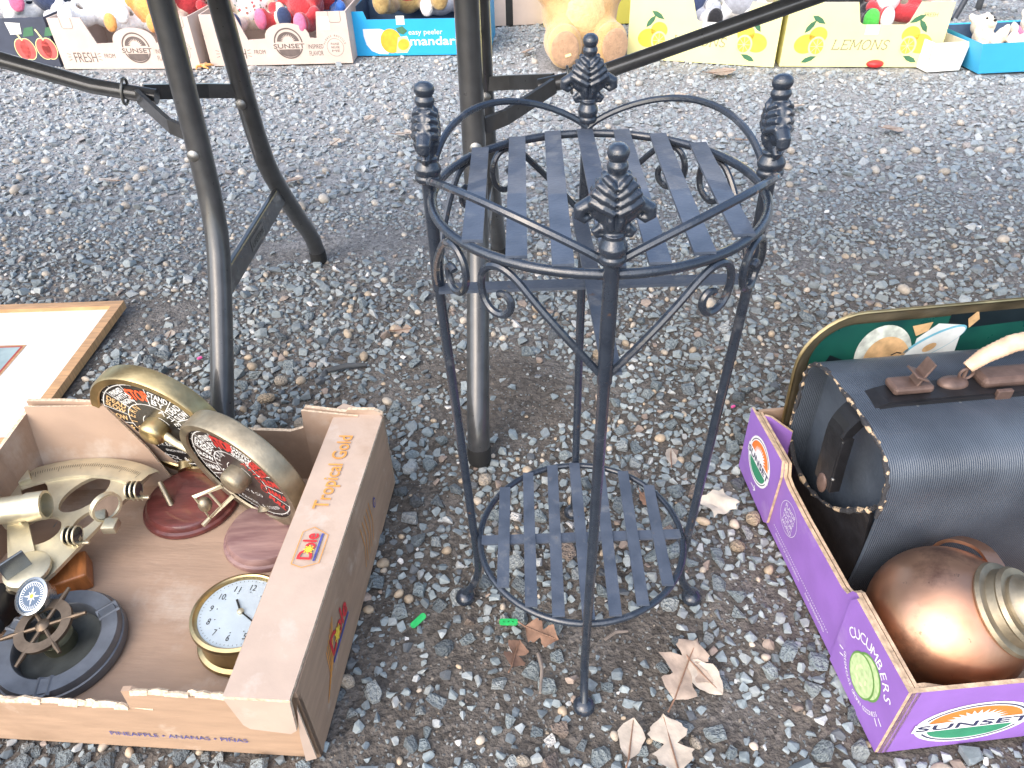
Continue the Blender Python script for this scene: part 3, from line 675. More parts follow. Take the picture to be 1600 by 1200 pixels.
# --- two engine-room telegraph desk pieces
dial_black = mat('dial_black', (.012, .012, .013), .3, var=.3, coat=.3); dial_brown = mat('dial_dark_brown', (.035, .027, .025), .4, var=.3)
ivory_ink = mat('ivory_ink', (.66, .66, .64), .5); gold_ink = mat('gold_ink', (.60, .40, .19), .5); stop_ink = mat('stop_ink', (.75, .10, .03), .5); red2_ink = mat('dull_red_ink', (.42, .03, .025), .55)
mahog = mat('mahogany', (.11, .028, .025), .32, 0, .35, 22, bump=.0002, bscale=120, coat=.35, stretch=(1, 5, 1))
rose = mat('dusty_rosewood', (.30, .19, .17), .45, 0, .35, 16, bump=.0002, bscale=120, stretch=(1, 7, 1), col2=(.16, .085, .085))
def telegraph(base, c, nrm, roll, rad, thick, ink_a, ink_b, face_m, rim_m, label, first, base_m, base_r):
    E_ = empty('engine_telegraph', base, label, 'telegraph', 'brass ship telegraph desk pieces')
    bs = MB().add(lathe([(0, 0), (base_r, 0), (base_r * 1.02, .004), (base_r, .008), (base_r * .94, .010), (base_r * .93, .014), (base_r * .88, .019), (base_r * .8, .0205), (0, .0208)], 48), 0, None, True).build('wooden_base', base_m, E_)
    n_ = Vector(nrm).normalized(); c = Vector(c) - Vector(base)
    v_ = (Vector((0, 0, 1)) - n_ * n_.z).normalized(); u_ = v_.cross(n_); Fm = frame(c, u_, v_, n_) @ RZ(roll)
    # pedestal from base to drum
    low = c - v_ * rad * .97 - n_ * thick * .5
    MB().add(tube([(low.x * .8, low.y * .8, .019), (low.x, low.y, max(.03, low.z))], [.016, .011], 16), 0, None, True).build('pedestal', rim_m, E_)
    # drum: open ring with a bezel, the dial plate sunk inside
    dr = MB().add(lathe([(rad * .86, -.003), (rad * .875, .0), (rad * .975, .001), (rad, -.003), (rad, -thick + .002), (rad * .985, -thick), (rad * .3, -thick), (0, -thick)], 72, False), 0, Fm, True).build('drum', rim_m, E_)
    MB().add(lathe([(0, -.0055), (rad * .87, -.0055), (rad * .87, -.008), (0, -.008)], 64), 0, Fm).build('dial', face_m, dr)
    P = Print(Fm @ T(0, 0, -.0058)); k = rad * .855
    P.ring(0, 0, k * .965, k * .965, k * .018, ivory_ink, 0, n=72)
    P.ring(0, 0, k * .53, k * .53, k * .015, ivory_ink, 0, R(-15), R(195), n=48)
    for sgn_ in (-1, 1): P.ring(0, 0, k * .27, k * .27, k * .012, ivory_ink, 0, R(90 - 75 * 1) if sgn_ > 0 else R(120), R(60) if sgn_ > 0 else R(195), n=16)
    secs = [104, 76, 132, 48, 158, 22, 182, -2, 205, -25]
    for d in secs: P.line([(k * .53 * cos(R(d)), k * .53 * sin(R(d))), (k * .95 * cos(R(d)), k * .95 * sin(R(d)))], k * .016, ivory_ink, 0)
    for i in range(24):
        a = 2 * pi * i / 24; P.poly([(k * .99 * cos(a - .012), k * .99 * sin(a - .012)), (k * .99 * cos(a + .012), k * .99 * sin(a + .012)), (k * .925 * cos(a), k * .925 * sin(a))], ivory_ink, 1)
    def word(t, deg, m, r=.74, h=.15, wd=.34, b=.004):
        ls = t.split('|'); a = R(deg)
        side = cos(a)
        rot = a - pi / 2 if abs(deg - 90) < 30 else (a if side > 0 else a + pi)
        for i, q in enumerate(ls):
            o = ((len(ls) - 1) / 2 - i) * h * 1.18
            hx, hy = -sin(rot) * o * k, cos(rot) * o * k
            P.text(q, k * r * cos(a) + hx + sin(rot) * h * k * .5, k * r * sin(a) + hy - cos(rot) * h * k * .5, h * k, m, 1, wd=wd * k * min(1, .3 + .18 * len(q)), rot=rot, align='c', bold=k * b)
    if first:
        word('STOP', 90, stop_ink, h=.24, wd=.40, b=.01); word('STAND|BY', 62, ivory_ink, h=.14); word('FINISHED|WITH|ENGINE', 118, ivory_ink, h=.095)
        for d, t in ((145, 'DEAD|SLOW'), (170, 'SLOW'), (193, 'HALF')): word(t, d, gold_ink, h=.13)
        for d, t in ((35, 'DEAD|SLOW'), (10, 'SLOW'), (-13, 'HALF')): word(t, d, ivory_ink, h=.13)
        word('FULL', 215, stop_ink, h=.13); word('FULL', -35, ivory_ink, h=.13)
        P.arctext('ASTERN', 0, 0, k * .40, k * .13, gold_ink, R(165), .33); P.arctext('AHEAD', 0, 0, k * .40, k * .13, ivory_ink, R(15), .33)
        P.text('J.W. RAY & CO', 0, -k * .52, k * .10, ivory_ink, 1, wd=k * .62, align='c'); P.text('ENGINEERS', 0, -k * .66, k * .055, ivory_ink, 1, wd=k * .4, align='c')
        P.arctext('LIVERPOOL & LONDON', 0, 0, k * .88, k * .10, ivory_ink, R(-90), .098, inward=True)
    else:
        word('STOP', 90, red2_ink, h=.26, wd=.44, b=.02); word('FINISHED|WITH|ENGINE', 62, ivory_ink, h=.105); word('STAND|BY', 118, ivory_ink, h=.13)
        for d, t in ((145, 'DEAD|SLOW'), (170, 'SLOW'), (193, 'HALF')): word(t, d, ivory_ink, h=.13)
        for d, t in ((35, 'DEAD|SLOW'), (10, 'SLOW'), (-13, 'HALF')): word(t, d, red2_ink, h=.15, b=.012)
        word('FULL', -35, red2_ink, h=.15, b=.012)
        P.arctext('ASTERN', 0, 0, k * .40, k * .13, ivory_ink, R(165), .33); P.arctext('AHEAD', 0, 0, k * .40, k * .15, red2_ink, R(15), .33)
        P.text('RAY & CO', 0, -k * .5, k * .09, ivory_ink, 1, wd=k * .5, align='c'); P.arctext('LIVERPOOL & LONDON', 0, 0, k * .84, k * .075, ivory_ink, R(-90), .08, inward=True)
    P.build('dial_lettering', dr)
    # hub and lever
    hb = MB().add(lathe([(0, -.006), (rad * .19, -.006), (rad * .19, .012), (rad * .165, .017), (rad * .12, .020), (0, .021)], 28), 0, Fm, True).build('hub', rim_m, E_)
    if first:
        mb = MB().add(tube([Fm @ Vector((rad * .10, -.004, .004)), Fm @ Vector((rad * .35, -rad * .12, .012)), Fm @ Vector((rad * .62, -rad * .2, .016))], [.007, .0055, .0065], 10), 0, None, True)
        mb.add(ell(.009, .009, .009, 14, 10, tuple(Fm @ Vector((rad * .64, -rad * .2, .017)))), 0, None, True); mb.build('lever', brass_pale, hb)
    else:
        A, B_, C_, D_ = [Fm @ Vector(q) for q in ((-rad * .1, .0, .022), (-rad * .44, -rad * .10, .05), (-rad * .30, -rad * .46, .055), (-.002, -rad * .2, .02))]
        mb = MB().add(tube([A, B_, C_, D_], 0, flat=(.006, .003, tuple(n_))), 0)
        mb.add(tube([(A + B_) / 2, (C_ + D_) / 2], .002, 8), 0); mb.add(tube([C_, C_ + n_ * .014], [.003, .0035], 8), 0); mb.build('lever', brass_pale, hb)
        MB().add(ell(.010, .010, .013, 14, 10, tuple((B_ + C_) / 2 - n_ * .006)), 0, None, True).build('lever_knob', brass_dull, hb)
    return E_
telegraph((-.512, .815, .008), (-.548, .862, .128), (-.30, -.94, -.14), R(4), .110, .029, 0, 0, dial_black, brass, 'polished brass ship telegraph with black dial and orange STOP', True, mahog, .072)
telegraph((-.372, .742, .008), (-.398, .762, .118), (-.50, -.84, -.16), R(2), .106, .030, 0, 0, dial_brown, brass_dull, 'dull brass ship telegraph with brown dial and red lettering', False, rose, .066)

# --- sextant lying in the box
SX = empty('sextant', T(-.669, .651, .052) @ RX(R(3)), 'pale brass sextant with pierced frame lying by the telegraphs', 'sextant')
RS = .212
def arcpts(r, a0, a1, n=24): return [(r * cos(R(a0 + (a1 - a0) * i / n)), r * sin(R(a0 + (a1 - a0) * i / n))) for i in range(n + 1)]
def oval(cx, cy, rx, ry, rot=0, n=24): return [(cx + rx * cos(2 * pi * i / n) * cos(rot) - ry * sin(2 * pi * i / n) * sin(rot), cy + rx * cos(2 * pi * i / n) * sin(rot) + ry * sin(2 * pi * i / n) * cos(rot)) for i in range(n)]
out = arcpts(RS, 60, 124) + [(-.030, .0), (-.022, -.022), (0, -.030), (.022, -.022), (.034, .0)]
mb = MB(); add_prism(mb, out, .006, Matrix.Identity(4), [oval(-.063, .142, .030, .022, R(115)), oval(.018, .140, .040, .026, R(55)), oval(-.020, .072, .026, .030, R(95)), oval(.040, .088, .012, .020, R(-30))], 0, 0)
sf = mb.build('frame', brass_pale, SX)
v = []; f = []
prof = [(RS - .040, .006), (RS - .038, .010), (RS - .012, .011), (RS + .004, .004), (RS + .004, -.004)]
for i in range(41):
    a = R(58 + 68 * i / 40)
    for r, z in prof: v.append((r * cos(a), r * sin(a), z))
for i in range(40):
    for j in range(4): f.append((i * 5 + j, i * 5 + j + 1, (i + 1) * 5 + j + 1, (i + 1) * 5 + j))
lm = MB().add((v, f), 0, None, True).build('arc_limb', brass_pale, SX)
P = Print(T(0, 0, .0112))
for i in range(61):
    a = R(62 + i); r1 = RS - (.026 if i % 10 == 0 else .021); P.line([(r1 * cos(a), r1 * sin(a)), ((RS - .015) * cos(a), (RS - .015) * sin(a))], .0006, rubber)
P.build('scale_marks', lm)
ia = MB(); ia.add(box(.026, .235, .004, (0, .105, .010)), 0, RZ(R(33))); ia.add(box(.06, .05, .016, (0, .205, .008), .002), 0, RZ(R(33))); ia.add(lathe([(0, 0), (.03, 0), (.03, .006), (.026, .008), (0, .009)], 32), 0, T(0, 0, .009), True)
arm = ia.build('index_arm', brass_pale, SX)
MB().add(box(.034, .004, .03, (0, 0, .024), .001), 0, T(-.006, -.006, .008) @ RZ(R(50))).build('index_mirror', mat('mirror_back', (.25, .27, .29), .2, .8), arm)
MB().add(tube([(-.03, .2, .012), (-.028, .215, .025)], .005, 10), 0, RZ(R(33)), True).build('clamp_screw', brass_dull, arm)
tel = MB().add(lathe([(0, -.075), (.016, -.075), (.017, -.03), (.019, -.03), (.0195, .03), (.021, .031), (.021, .055), (.0175, .056), (.0175, .04), (0, .04)], 28), 0, T(-.060, .085, .038) @ RZ(R(8)) @ RY(pi / 2), True).build('telescope', brass_pale, SX)
MB().add(box(.03, .012, .03, (-.06, .085, .016), .002)).build('telescope_bracket', brass_pale, SX)
def shades(x, y, rot, name):
    g = MB(); g.add(tube([(x - .017, y, .010), (x + .017, y, .010)], .0028, 10), 0, None, True)
    for q in range(3): g.add(lathe([(.0115, -.001), (.0135, -.001), (.0135, .001), (.0115, .001), (.0115, -.001)], 24, False), 0, T(x - .007 + .007 * q, y, .027) @ RY(pi / 2)); g.add(box(.002, .006, .016, (x - .007 + .007 * q, y, .014)))
    h = g.build(name, brass_pale, SX)
    gl = MB()
    for q in range(3): gl.add(lathe([(0, 0), (.0115, 0), (.0115, .0008), (0, .0008)], 20), 0, T(x - .007 + .007 * q, y, .027) @ RY(pi / 2))
    gl.build('dark_glass', mat('shade_glass', (.03, .035, .04), .08, 0, .2, coat=.5), h); return h
shades(.105, .125, 0, 'shade_set'); shades(.048, .045, 0, 'shade_set')
hm = MB().add(lathe([(.019, -.004), (.0225, -.004), (.0225, .004), (.019, .004), (.019, -.004)], 32, False), 0, T(.078, .092, .03) @ RZ(R(-35)) @ RY(pi / 2), True); hm.add(box(.02, .02, .014, (.084, .074, .009), .002)); hm = hm.build('horizon_mirror', brass_pale, SX)
MB().add(lathe([(0, 0), (.019, 0), (.019, .002), (0, .002)], 28), 0, T(.078, .092, .03) @ RZ(R(-35)) @ RY(pi / 2)).build('mirror_glass', mat('mirror', (.6, .62, .63), .08, 1.0), hm)
MB().add(tube([(.118, .168, -.004), (.138, .140, -.040)], [.004, .005], 10), 0, None, True).build('foot_peg', brass_dull, SX)
MB().add(tube([(-.02, -.02, 0), (-.02, -.02, -.043)], [.005, .006], 10), 0, None, True).build('foot_peg', brass_dull, SX)
MB().add(tube([(-.10, .165, 0), (-.10, .165, -.043)], [.005, .006], 10), 0, None, True).build('foot_peg', brass_dull, SX)
tag(MB().add(box(.07, .05, .030, (0, 0, .015), .003)).build('wooden_block', mat('orange_wood', (.34, .12, .035), .4, 0, .3, 20, coat=.2, stretch=(6, 1, 1)), None, T(-.645, .668, .008) @ RZ(R(25))), 'small orange wooden block lying under the sextant', 'block')

# --- ashtray with ship wheel and compass
pewter = mat('dark_pewter', (.13, .142, .16), .42, .5, .25, 30, bump=.0003, bscale=150); bowl_m = mat('stained_bowl', (.06, .065, .06), .5, .3, .5, 25, bump=.0005, bscale=90); dark_br = mat('brown_bronze', (.16, .12, .085), .42, .75, .3, 40, bump=.0003, bscale=200)
AT = empty('ashtray', T(-.600, .562, .0085) @ RX(R(3)), 'round grey metal ashtray with a ship wheel and a little compass', 'ashtray')
ra = .080
at_b = MB().add(lathe([(0, .0), (ra * .94, .0), (ra, .004), (ra, .012), (ra * .985, .0155), (ra * .96, .0165), (ra * .95, .021), (ra * .92, .0255), (ra * .68, .0255), (ra * .655, .0235), (ra * .63, .008), (ra * .5, .006), (0, .006)], 64), 0, None, True).build('dish', pewter, AT)
MB().add(lathe([(0, .0063), (ra * .5, .0063), (ra * .625, .0082), (ra * .63, .0085)], 40, False), 0, None, True).build('bowl_lining', bowl_m, at_b)
for d in (40, 160, 280):
    v = []; f = []
    for i in range(7):
        t = -1 + i / 3
        for q in range(6): r_ = ra * (.64 + .33 * q / 5); v.append((r_ * cos(R(d)) - t * .010 * sin(R(d)), r_ * sin(R(d)) + t * .010 * cos(R(d)), (.0300 - .0065 * (1 - t * t)) if abs(t) < .99 else .0250))
    for i in range(6):
        for q in range(5): f.append((i * 6 + q, i * 6 + q + 1, (i + 1) * 6 + q + 1, (i + 1) * 6 + q))
    MB().add((v, f), 0, None, True).build('cigarette_rest', pewter, at_b)
MB().add(lathe([(0, .006), (.021, .006), (.021, .024), (.018, .026), (0, .026)], 28), 0, T(-.005, .006, 0), True).build('hub_post', mat('green_bronze', (.12, .12, .075), .45, .6, .3), AT)
WM = T(-.012, .008, .045) @ RX(R(6)) @ RY(R(-6))
wh = MB().add(tube([(.030 * cos(t), .030 * sin(t), 0) for t in np.linspace(0, 2 * pi, 40, endpoint=False)], 0, closed=True, flat=(.013, .005, (0, 0, 1))), 0, WM)
wh.add(lathe([(0, -.004), (.009, -.004), (.009, .003), (.005, .006), (0, .007)], 20), 0, WM, True); wh.add(tube([(0, 0, -.02), (0, 0, 0)], .006, 12), 0, WM)
wh = wh.build('ship_wheel', dark_br, AT)
for i in range(6):
    a = R(15 + 60 * i); MB().add(tube([(.007 * cos(a), .007 * sin(a), 0), (.030 * cos(a), .030 * sin(a), 0), (.04 * cos(a), .04 * sin(a), 0), (.054 * cos(a), .054 * sin(a), 0)], [.0028, .0026, .0036, .0024], 8), 0, WM, True).build('spoke', dark_br, wh)
CM = T(-.036, .044, .058) @ RX(R(26)) @ RY(R(-12))
cp = MB().add(lathe([(0, -.02), (.018, -.02), (.0235, -.004), (.0245, .0), (.0245, .004), (.0215, .005), (.0205, .002), (0, .002)], 36), 0, CM, True); cp.add(tube([(-.034, .04, .008), (-.036, .044, .045)], .006, 10)); cp = cp.build('compass', mat('grey_chrome', (.42, .45, .47), .25, .9), AT)
P = Print(CM @ T(0, 0, .0020)); P.ellipse(0, 0, .0202, .0202, mat('compass_blue', (.06, .10, .16), .4)); P.ring(0, 0, .0185, .0185, .0010, ivory_ink, 1)
for i in range(32): P.line([(.013 * cos(i * pi / 16), .013 * sin(i * pi / 16)), ((.0175 if i % 4 else .0185) * cos(i * pi / 16), (.0175 if i % 4 else .0185) * sin(i * pi / 16))], .0009, ivory_ink, 1)
for i in range(8):
    a = i * pi / 4; r_ = .013 if i % 2 == 0 else .008; P.poly([(r_ * cos(a), r_ * sin(a)), (.0028 * cos(a + .6), .0028 * sin(a + .6)), (.0028 * cos(a - .6), .0028 * sin(a - .6))], ivory_ink, 1)
P.ellipse(0, 0, .003, .003, yellow_ink, 2); P.build('compass_card', cp)

# --- brass clock lying on its back
CK = empty('brass_clock', T(-.362, .573, .0085) @ RX(R(-3)) @ RY(R(3)), 'round brass desk clock with silvered face lying on its back', 'clock')
rc = .063
cl = MB().add(lathe([(0, 0), (rc * .98, 0), (rc, .003), (rc * .98, .007), (rc * .9, .010), (rc * .9, .041), (rc * .98, .044), (rc, .048), (rc * .985, .0525), (rc * .92, .0545), (rc * .86, .051), (rc * .84, .048), (0, .048)], 64), 0, None, True).build('case', brass, CK)
dface = mat('silvered_dial', (.60, .69, .74), .34, .25, .06, 40)
MB().add(lathe([(0, .0482), (rc * .84, .0482), (rc * .84, .0484), (0, .0486)], 56), 0, None).build('dial', dface, CK)
P = Print(T(0, 0, .0485) @ RZ(R(-8)))
for i in range(1, 13):
    a = pi / 2 - i * pi / 6; P.text(str(i), rc * .62 * cos(a), rc * .62 * sin(a) - .0045, .0095, rubber, 0, align='c', wd=(.0045 if i < 10 else .0095)); P.ellipse(rc * .5 * cos(a), rc * .5 * sin(a), .0008, .0008, rubber, 0, n=8)
for i in range(60): P.line([(rc * .77 * cos(i * pi / 30), rc * .77 * sin(i * pi / 30)), (rc * .80 * cos(i * pi / 30), rc * .80 * sin(i * pi / 30))], .0005, rubber)
P.build('numerals', CK)
hd = MB()
for a, ln, wd_ in ((R(118), .021, .0028), (R(-38), .034, .0020)):
    hd.add(tube([(0, 0, .0505), (ln * .55 * cos(a), ln * .55 * sin(a), .0505), (ln * cos(a), ln * sin(a), .0505)], 0, flat=(wd_, .0006, (0, 0, 1))))
hd.build('hands', rubber, CK)
MB().add(lathe([(0, .0488), (.0042, .0488), (.0042, .052), (.002, .0535), (0, .0537)], 16), 0, None, True).build('hand_pin', brass_pale, CK)
gm_ = bpy.data.materials.new('clock_glass'); gm_.use_nodes = True; gb = gm_.node_tree.nodes['Principled BSDF']; gb.inputs['Transmission Weight'].default_value = 1; gb.inputs['Roughness'].default_value = .02; gb.inputs['IOR'].default_value = 1.1; gb.inputs['Base Color'].default_value = (.97, .98, .98, 1)
MB().add(lathe([(rc * .87, .0540), (rc * .7, .0570), (rc * .4, .0592), (0, .0600)], 48, False), 0, None, True).build('glass', gm_, CK)
# --- small dark bell at the left side of the box
bl = empty('bell', T(-.702, .600, .034) @ RZ(R(20)) @ RX(R(75)), 'small dark metal bell lying on its side in the pineapple box', 'bell')
MB().add(lathe([(.026, -.030), (.030, -.031), (.031, -.028), (.025, -.012), (.020, .010), (.017, .024), (.008, .031), (0, .032)], 32, False), 0, None, True).build('shell', mat('dark_iron', (.03, .03, .032), .4, .6), bl)
MB().add(tube([(0, 0, .02), (0, 0, -.024)], [.002, .005], 10), 0, None, True).build('clapper', rubber, bl)
#@@NEXT

# ------------------------------------------------------------------ the purple produce box and what is in it
def box_edge_mat():
    m = mat('corrugated_edge', (.50, .36, .24), .9, 0, .3, 90, bump=.001, bscale=300); return m
purple = mat('purple_print', (.27, .135, .46), .5, 0, .08, 20, bump=.0005, bscale=40, stain=(((.36, .24, .50), 14, .60, .76),)); edge_m = box_edge_mat()
w_ink = mat('white_ink', (.80, .79, .80), .6, var=.03); navy_ink = mat('navy_ink', (.03, .035, .09), .6); sun_ink = mat('sunset_orange_ink', (.80, .20, .035), .6); leaf_ink = mat('green_ink', (.035, .24, .13), .6)
PX = T(.405, .397, .002) @ RZ(R(4.5))
PB = empty('cardboard_produce_box', PX, 'purple cucumber box holding a black case, a tray and a copper jug', 'box')
PL, PW_, PHH = .50, .46, .130
MB().add(box(PL - .012, PW_ - .012, .005, (PL / 2, PW_ / 2, .0035))).build('floor', kraft_in, PB)
LF = frame((0, PW_, 0), Vector((0, -1, 0)), Vector((0, 0, 1)), Vector((-1, 0, 0)))       # left wall seen from outside: u runs from back to front
lo = [(0, 0), (PW_, 0), (PW_, PHH), (PW_ - .125, PHH), (PW_ - .132, PHH - .006), (PW_ - .138, PHH - .020), (PW_ - .15, PHH - .024), (.20, PHH - .026), (.14, PHH - .024), (.125, PHH - .02), (.118, PHH), (0, PHH)]
mb = MB(); add_prism(mb, lo, .005, LF @ T(0, 0, -.005), (), 0, 1); lw = mb.build('side_wall', [purple, edge_m], PB)
mb = MB(); add_prism(mb, [(x, min(z, PHH - .001)) for x, z in lo], .004, LF @ T(0, 0, -.0105), (), 0, 1); mb.build('wall_liner', [kraft_in, edge_m], lw)
mb = MB(); add_prism(mb, [(-.002, .010), (.112, .002), (.121, .010), (.124, PHH - .02), (.117, PHH + .004), (-.002, PHH + .003)], .004, LF @ T(0, 0, .0006), (), 0, 1); cf = mb.build('corner_panel', [purple, edge_m], lw)
mb = MB(); add_prism(mb, [(PW_ - .118, .003), (PW_ + .0, .003), (PW_ + .0, PHH + .002), (PW_ - .116, PHH + .002), (PW_ - .124, PHH - .012)], .004, LF @ T(0, 0, .0006), (), 0, 1); cf2 = mb.build('corner_panel', [purple, edge_m], lw)
def sunset_logo(P, cx, cy, rx, ry, k=None, mono=None, rot=0):
    W, N_, O, G = (w_ink, navy_ink, sun_ink, leaf_ink) if not mono else mono
    P.ellipse(cx, cy, rx, ry, W, 0); P.ring(cx, cy, rx * .91, ry * .91, rx * .035, N_, 1, R(25), R(160)); P.ring(cx, cy, rx * .91, ry * .91, rx * .035, N_, 1, R(205), R(335))
    P.ellipse(cx, cy + ry * .10, rx * .80, ry * .70, O, 1, 0, pi)
    ray = []
    for i in range(27):
        a = pi * i / 26; r_ = .56 if i % 2 else .36; ray.append((cx + rx * r_ * cos(a), cy + ry * .10 + ry * r_ * sin(a)))
    P.poly(ray, W, 2)
    P.ellipse(cx, cy - ry * .22, rx * .74, ry * .58, G, 1, pi, 2 * pi)
    P.poly([(cx - rx * 1.02, cy - ry * .24), (cx + rx * 1.02, cy - ry * .24), (cx + rx * 1.02, cy + ry * .17), (cx - rx * 1.02, cy + ry * .17)], W, 3)
    P.text('SUNSET', cx, cy - ry * .17, ry * .27, N_, 4, wd=rx * 1.96, align='c', bold=ry * .012)
P = Print(LF @ T(.058, .076, .0046)); sunset_logo(P, 0, 0, .040, .040); P.line([(-.008, -.052), (.008, -.052)], .002, w_ink, 0); P.line([(.003, -.047), (.009, -.052), (.003, -.057)], .002, w_ink, 0)
P.build('logo', cf)
P = Print(LF @ T(PW_ - .060, .062, .0046))
cuc = mat('cucumber_ink', (.46, .60, .30), .6, var=.2, scale=150); cuc2 = mat('cucumber_skin_ink', (.13, .28, .07), .6)
P.ellipse(.006, .008, .026, .030, cuc2, 0); P.ellipse(.006, .008, .0235, .0275, cuc, 1); P.ellipse(-.002, -.002, .026, .030, cuc2, 2); P.ellipse(-.002, -.002, .0237, .0277, cuc, 3)
for i in range(6): P.ellipse(-.002 + .010 * cos(i * pi / 3), -.002 + .012 * sin(i * pi / 3), .0022, .0042, mat('seed_ink', (.58, .68, .38), .6), 4, rot=i * pi / 3, n=12)
P.arctext('CUCUMBERS', 0, -.004, .044, .0135, w_ink, R(90), .245, 0)
P.arctext('GREENHOUSE GROWN GOODNESS', 0, .002, .044, .0052, w_ink, R(-90), .098, 0, inward=True)
for a in (200, 212, -20, -32): P.line([(.042 * cos(R(a)) * 1.1, .04 * sin(R(a))), (.050 * cos(R(a)) * 1.1, .048 * sin(R(a)))], .0016, w_ink, 0)
P.build('lettering', cf2)
P = Print(LF @ T(0, 0, .0002)); P.ring(.165, .068, .026, .026, .0007, w_ink, 0)
for i, t in enumerate(('FLAVOR', 'ROCKS', 'YOUR', 'WORLD')): P.text(t, .165, .078 - .010 * i, .0075, w_ink, 0, align='c', wd=.032)
for i in range(46): P.line([(.135 + i * .004, .022), (.137 + i * .004, .022)], .0013, w_ink, 0)
P.text('PRODUCT OF NORTH AMERICA', .145, .012, .0042, w_ink, 0, wd=.085); P.text('KEEP REFRIGERATED', .25, .012, .0042, w_ink, 0, wd=.06)
P.build('small_print', lw)
FF = frame((0, 0, 0), Vector((1, 0, 0)), Vector((0, 0, 1)), Vector((0, -1, 0)))
mb = MB(); add_prism(mb, [(0, 0), (PL, 0), (PL, PHH), (.36, PHH), (.34, PHH - .02), (.16, PHH - .02), (.135, PHH - .004), (0, PHH)], .005, FF @ T(0, 0, -.005), (), 0, 1); fwl = mb.build('front_wall', [purple, edge_m], PB)
mb = MB(); add_prism(mb, [(.006, .004), (PL - .006, .004), (PL - .006, PHH - .003), (.37, PHH - .003), (.33, PHH - .028), (.17, PHH - .028), (.075, PHH - .026), (.02, PHH - .003), (.006, PHH - .003)], .005, FF @ T(0, 0, -.0115), (), 0, 1); mb.build('wall_liner', [kraft_in, edge_m], fwl)
P = Print(FF @ T(.095, .052, .0002)); sunset_logo(P, 0, 0, .068, .042); P.build('logo', fwl)
P = Print(FF @ T(0, 0, .0002)); P.line([(.168, .047), (.188, .047)], .0022, w_ink, 0); P.line([(.182, .053), (.189, .047), (.182, .041)], .0022, w_ink, 0); P.text('INSPIRED', .198, .058, .022, w_ink, 0, wd=.11); P.text('FLAVOR', .196, .026, .022, w_ink, 0, wd=.10); P.build('lettering', fwl)
mb = MB(); add_prism(mb, [(0, 0), (PL, 0), (PL, PHH), (0, PHH)], .005, frame((0, PW_, 0), Vector((1, 0, 0)), Vector((0, 0, 1)), Vector((0, -1, 0))), (), 1, 1); mb.build('back_wall', [purple, kraft_in], PB)
mb = MB(); add_prism(mb, [(.0, .01), (.05, .01), (.045, PHH - .012), (.01, PHH + .001), (0, PHH)], .004, frame((.012, PW_ - .012, 0), Vector((.75, -.65, 0)).normalized(), Vector((0, 0, 1)), Vector((-.65, -.75, 0)).normalized()), (), 0, 1); mb.build('corner_gusset', [purple, edge_m], PB)
mb = MB(); add_prism(mb, [(0, 0), (PW_, 0), (PW_, PHH), (0, PHH)], .005, frame((PL, 0, 0), Vector((0, 1, 0)), Vector((0, 0, 1)), Vector((1, 0, 0))), (), 0, 1); mb.build('side_wall', [purple, kraft_in], PB)

# --- hard black case with torn end
def cloth_mat():
    m = mat('ribbed_black_cloth', (.026, .035, .050), .40, 0, .5, 9, coat=.15, col2=(.075, .093, .120), thr=(.38, .75)); n, l = m.node_tree.nodes, m.node_tree.links
    tc = n.new('ShaderNodeTexCoord'); wv = n.new('ShaderNodeTexWave'); wv.bands_direction = 'X'; wv.inputs['Scale'].default_value = 115; wv.inputs['Distortion'].default_value = .8; wv.inputs['Detail'].default_value = 2
    l.new(tc.outputs['Object'], wv.inputs['Vector']); bp = n.new('ShaderNodeBump'); bp.inputs['Distance'].default_value = .0012; bp.inputs['Strength'].default_value = .8; l.new(wv.outputs['Fac'], bp.inputs['Height']); l.new(bp.outputs[0], n['Principled BSDF'].inputs['Normal']); return m
cloth = cloth_mat(); case_dark = mat('case_black_binding', (.010, .010, .012), .42, 0, .4, 40, bump=.0003, bscale=200, coat=.15); rust = mat('brown_painted_metal', (.135, .088, .072), .45, .35, .3, 50, bump=.0003, bscale=250)
torn = mat('torn_case_edge', (.50, .37, .24), .9, 0, .3, 75, bump=.002, bscale=180, col2=(.03, .03, .034), thr=(.53, .58))
CS = empty('hard_case', PX @ T(.045, .310, .0085) @ SC(1, 1, .9), 'black ribbed hard case with torn end and tan wrapped handle', 'case')
prof = [(-.124, 0), (-.129, .05), (-.132, .12), (-.132, .20), (-.130, .245), (-.121, .275), (-.100, .293), (-.06, .302), (0, .304), (.06, .302), (.100, .293), (.121, .275), (.130, .245), (.132, .20), (.132, .12), (.129, .05), (.124, 0)]
def smoothp(q, k=4):
    r_ = []
    for i in range(len(q) - 1):
        p0, p1, p2, p3 = q[max(0, i - 1)], q[i], q[i + 1], q[min(len(q) - 1, i + 2)]
        for t in [j / k for j in range(k)]: r_.append(tuple(.5 * (2 * p1[c] + (p2[c] - p0[c]) * t + (2 * p0[c] - 5 * p1[c] + 4 * p2[c] - p3[c]) * t * t + (3 * p1[c] - p0[c] - 3 * p2[c] + p3[c]) * t ** 3) for c in (0, 1)))
    return r_ + [q[-1]]
prof = [(y * .90, z * .945) for y, z in prof]
pf = smoothp(prof); CLN = .44; k = len(pf)
v = []; f = []; nxs = 12
for i in range(nxs + 1):
    x = CLN * i / nxs
    for y, z in pf: v.append((x, y, z))
for i in range(nxs):
    for j in range(k - 1): f.append((i * k + j, (i + 1) * k + j, (i + 1) * k + j + 1, i * k + j + 1))
o_ = len(v)
for y, z in pf: v.append((0, y * .965, .004 + z * .965))
for y, z in pf: v.append((.032, y * .955, .004 + z * .955))
for j in range(k - 1): f.append((j, j + 1, o_ + j + 1, o_ + j)); f.append((o_ + j, o_ + j + 1, o_ + k + j + 1, o_ + k + j))
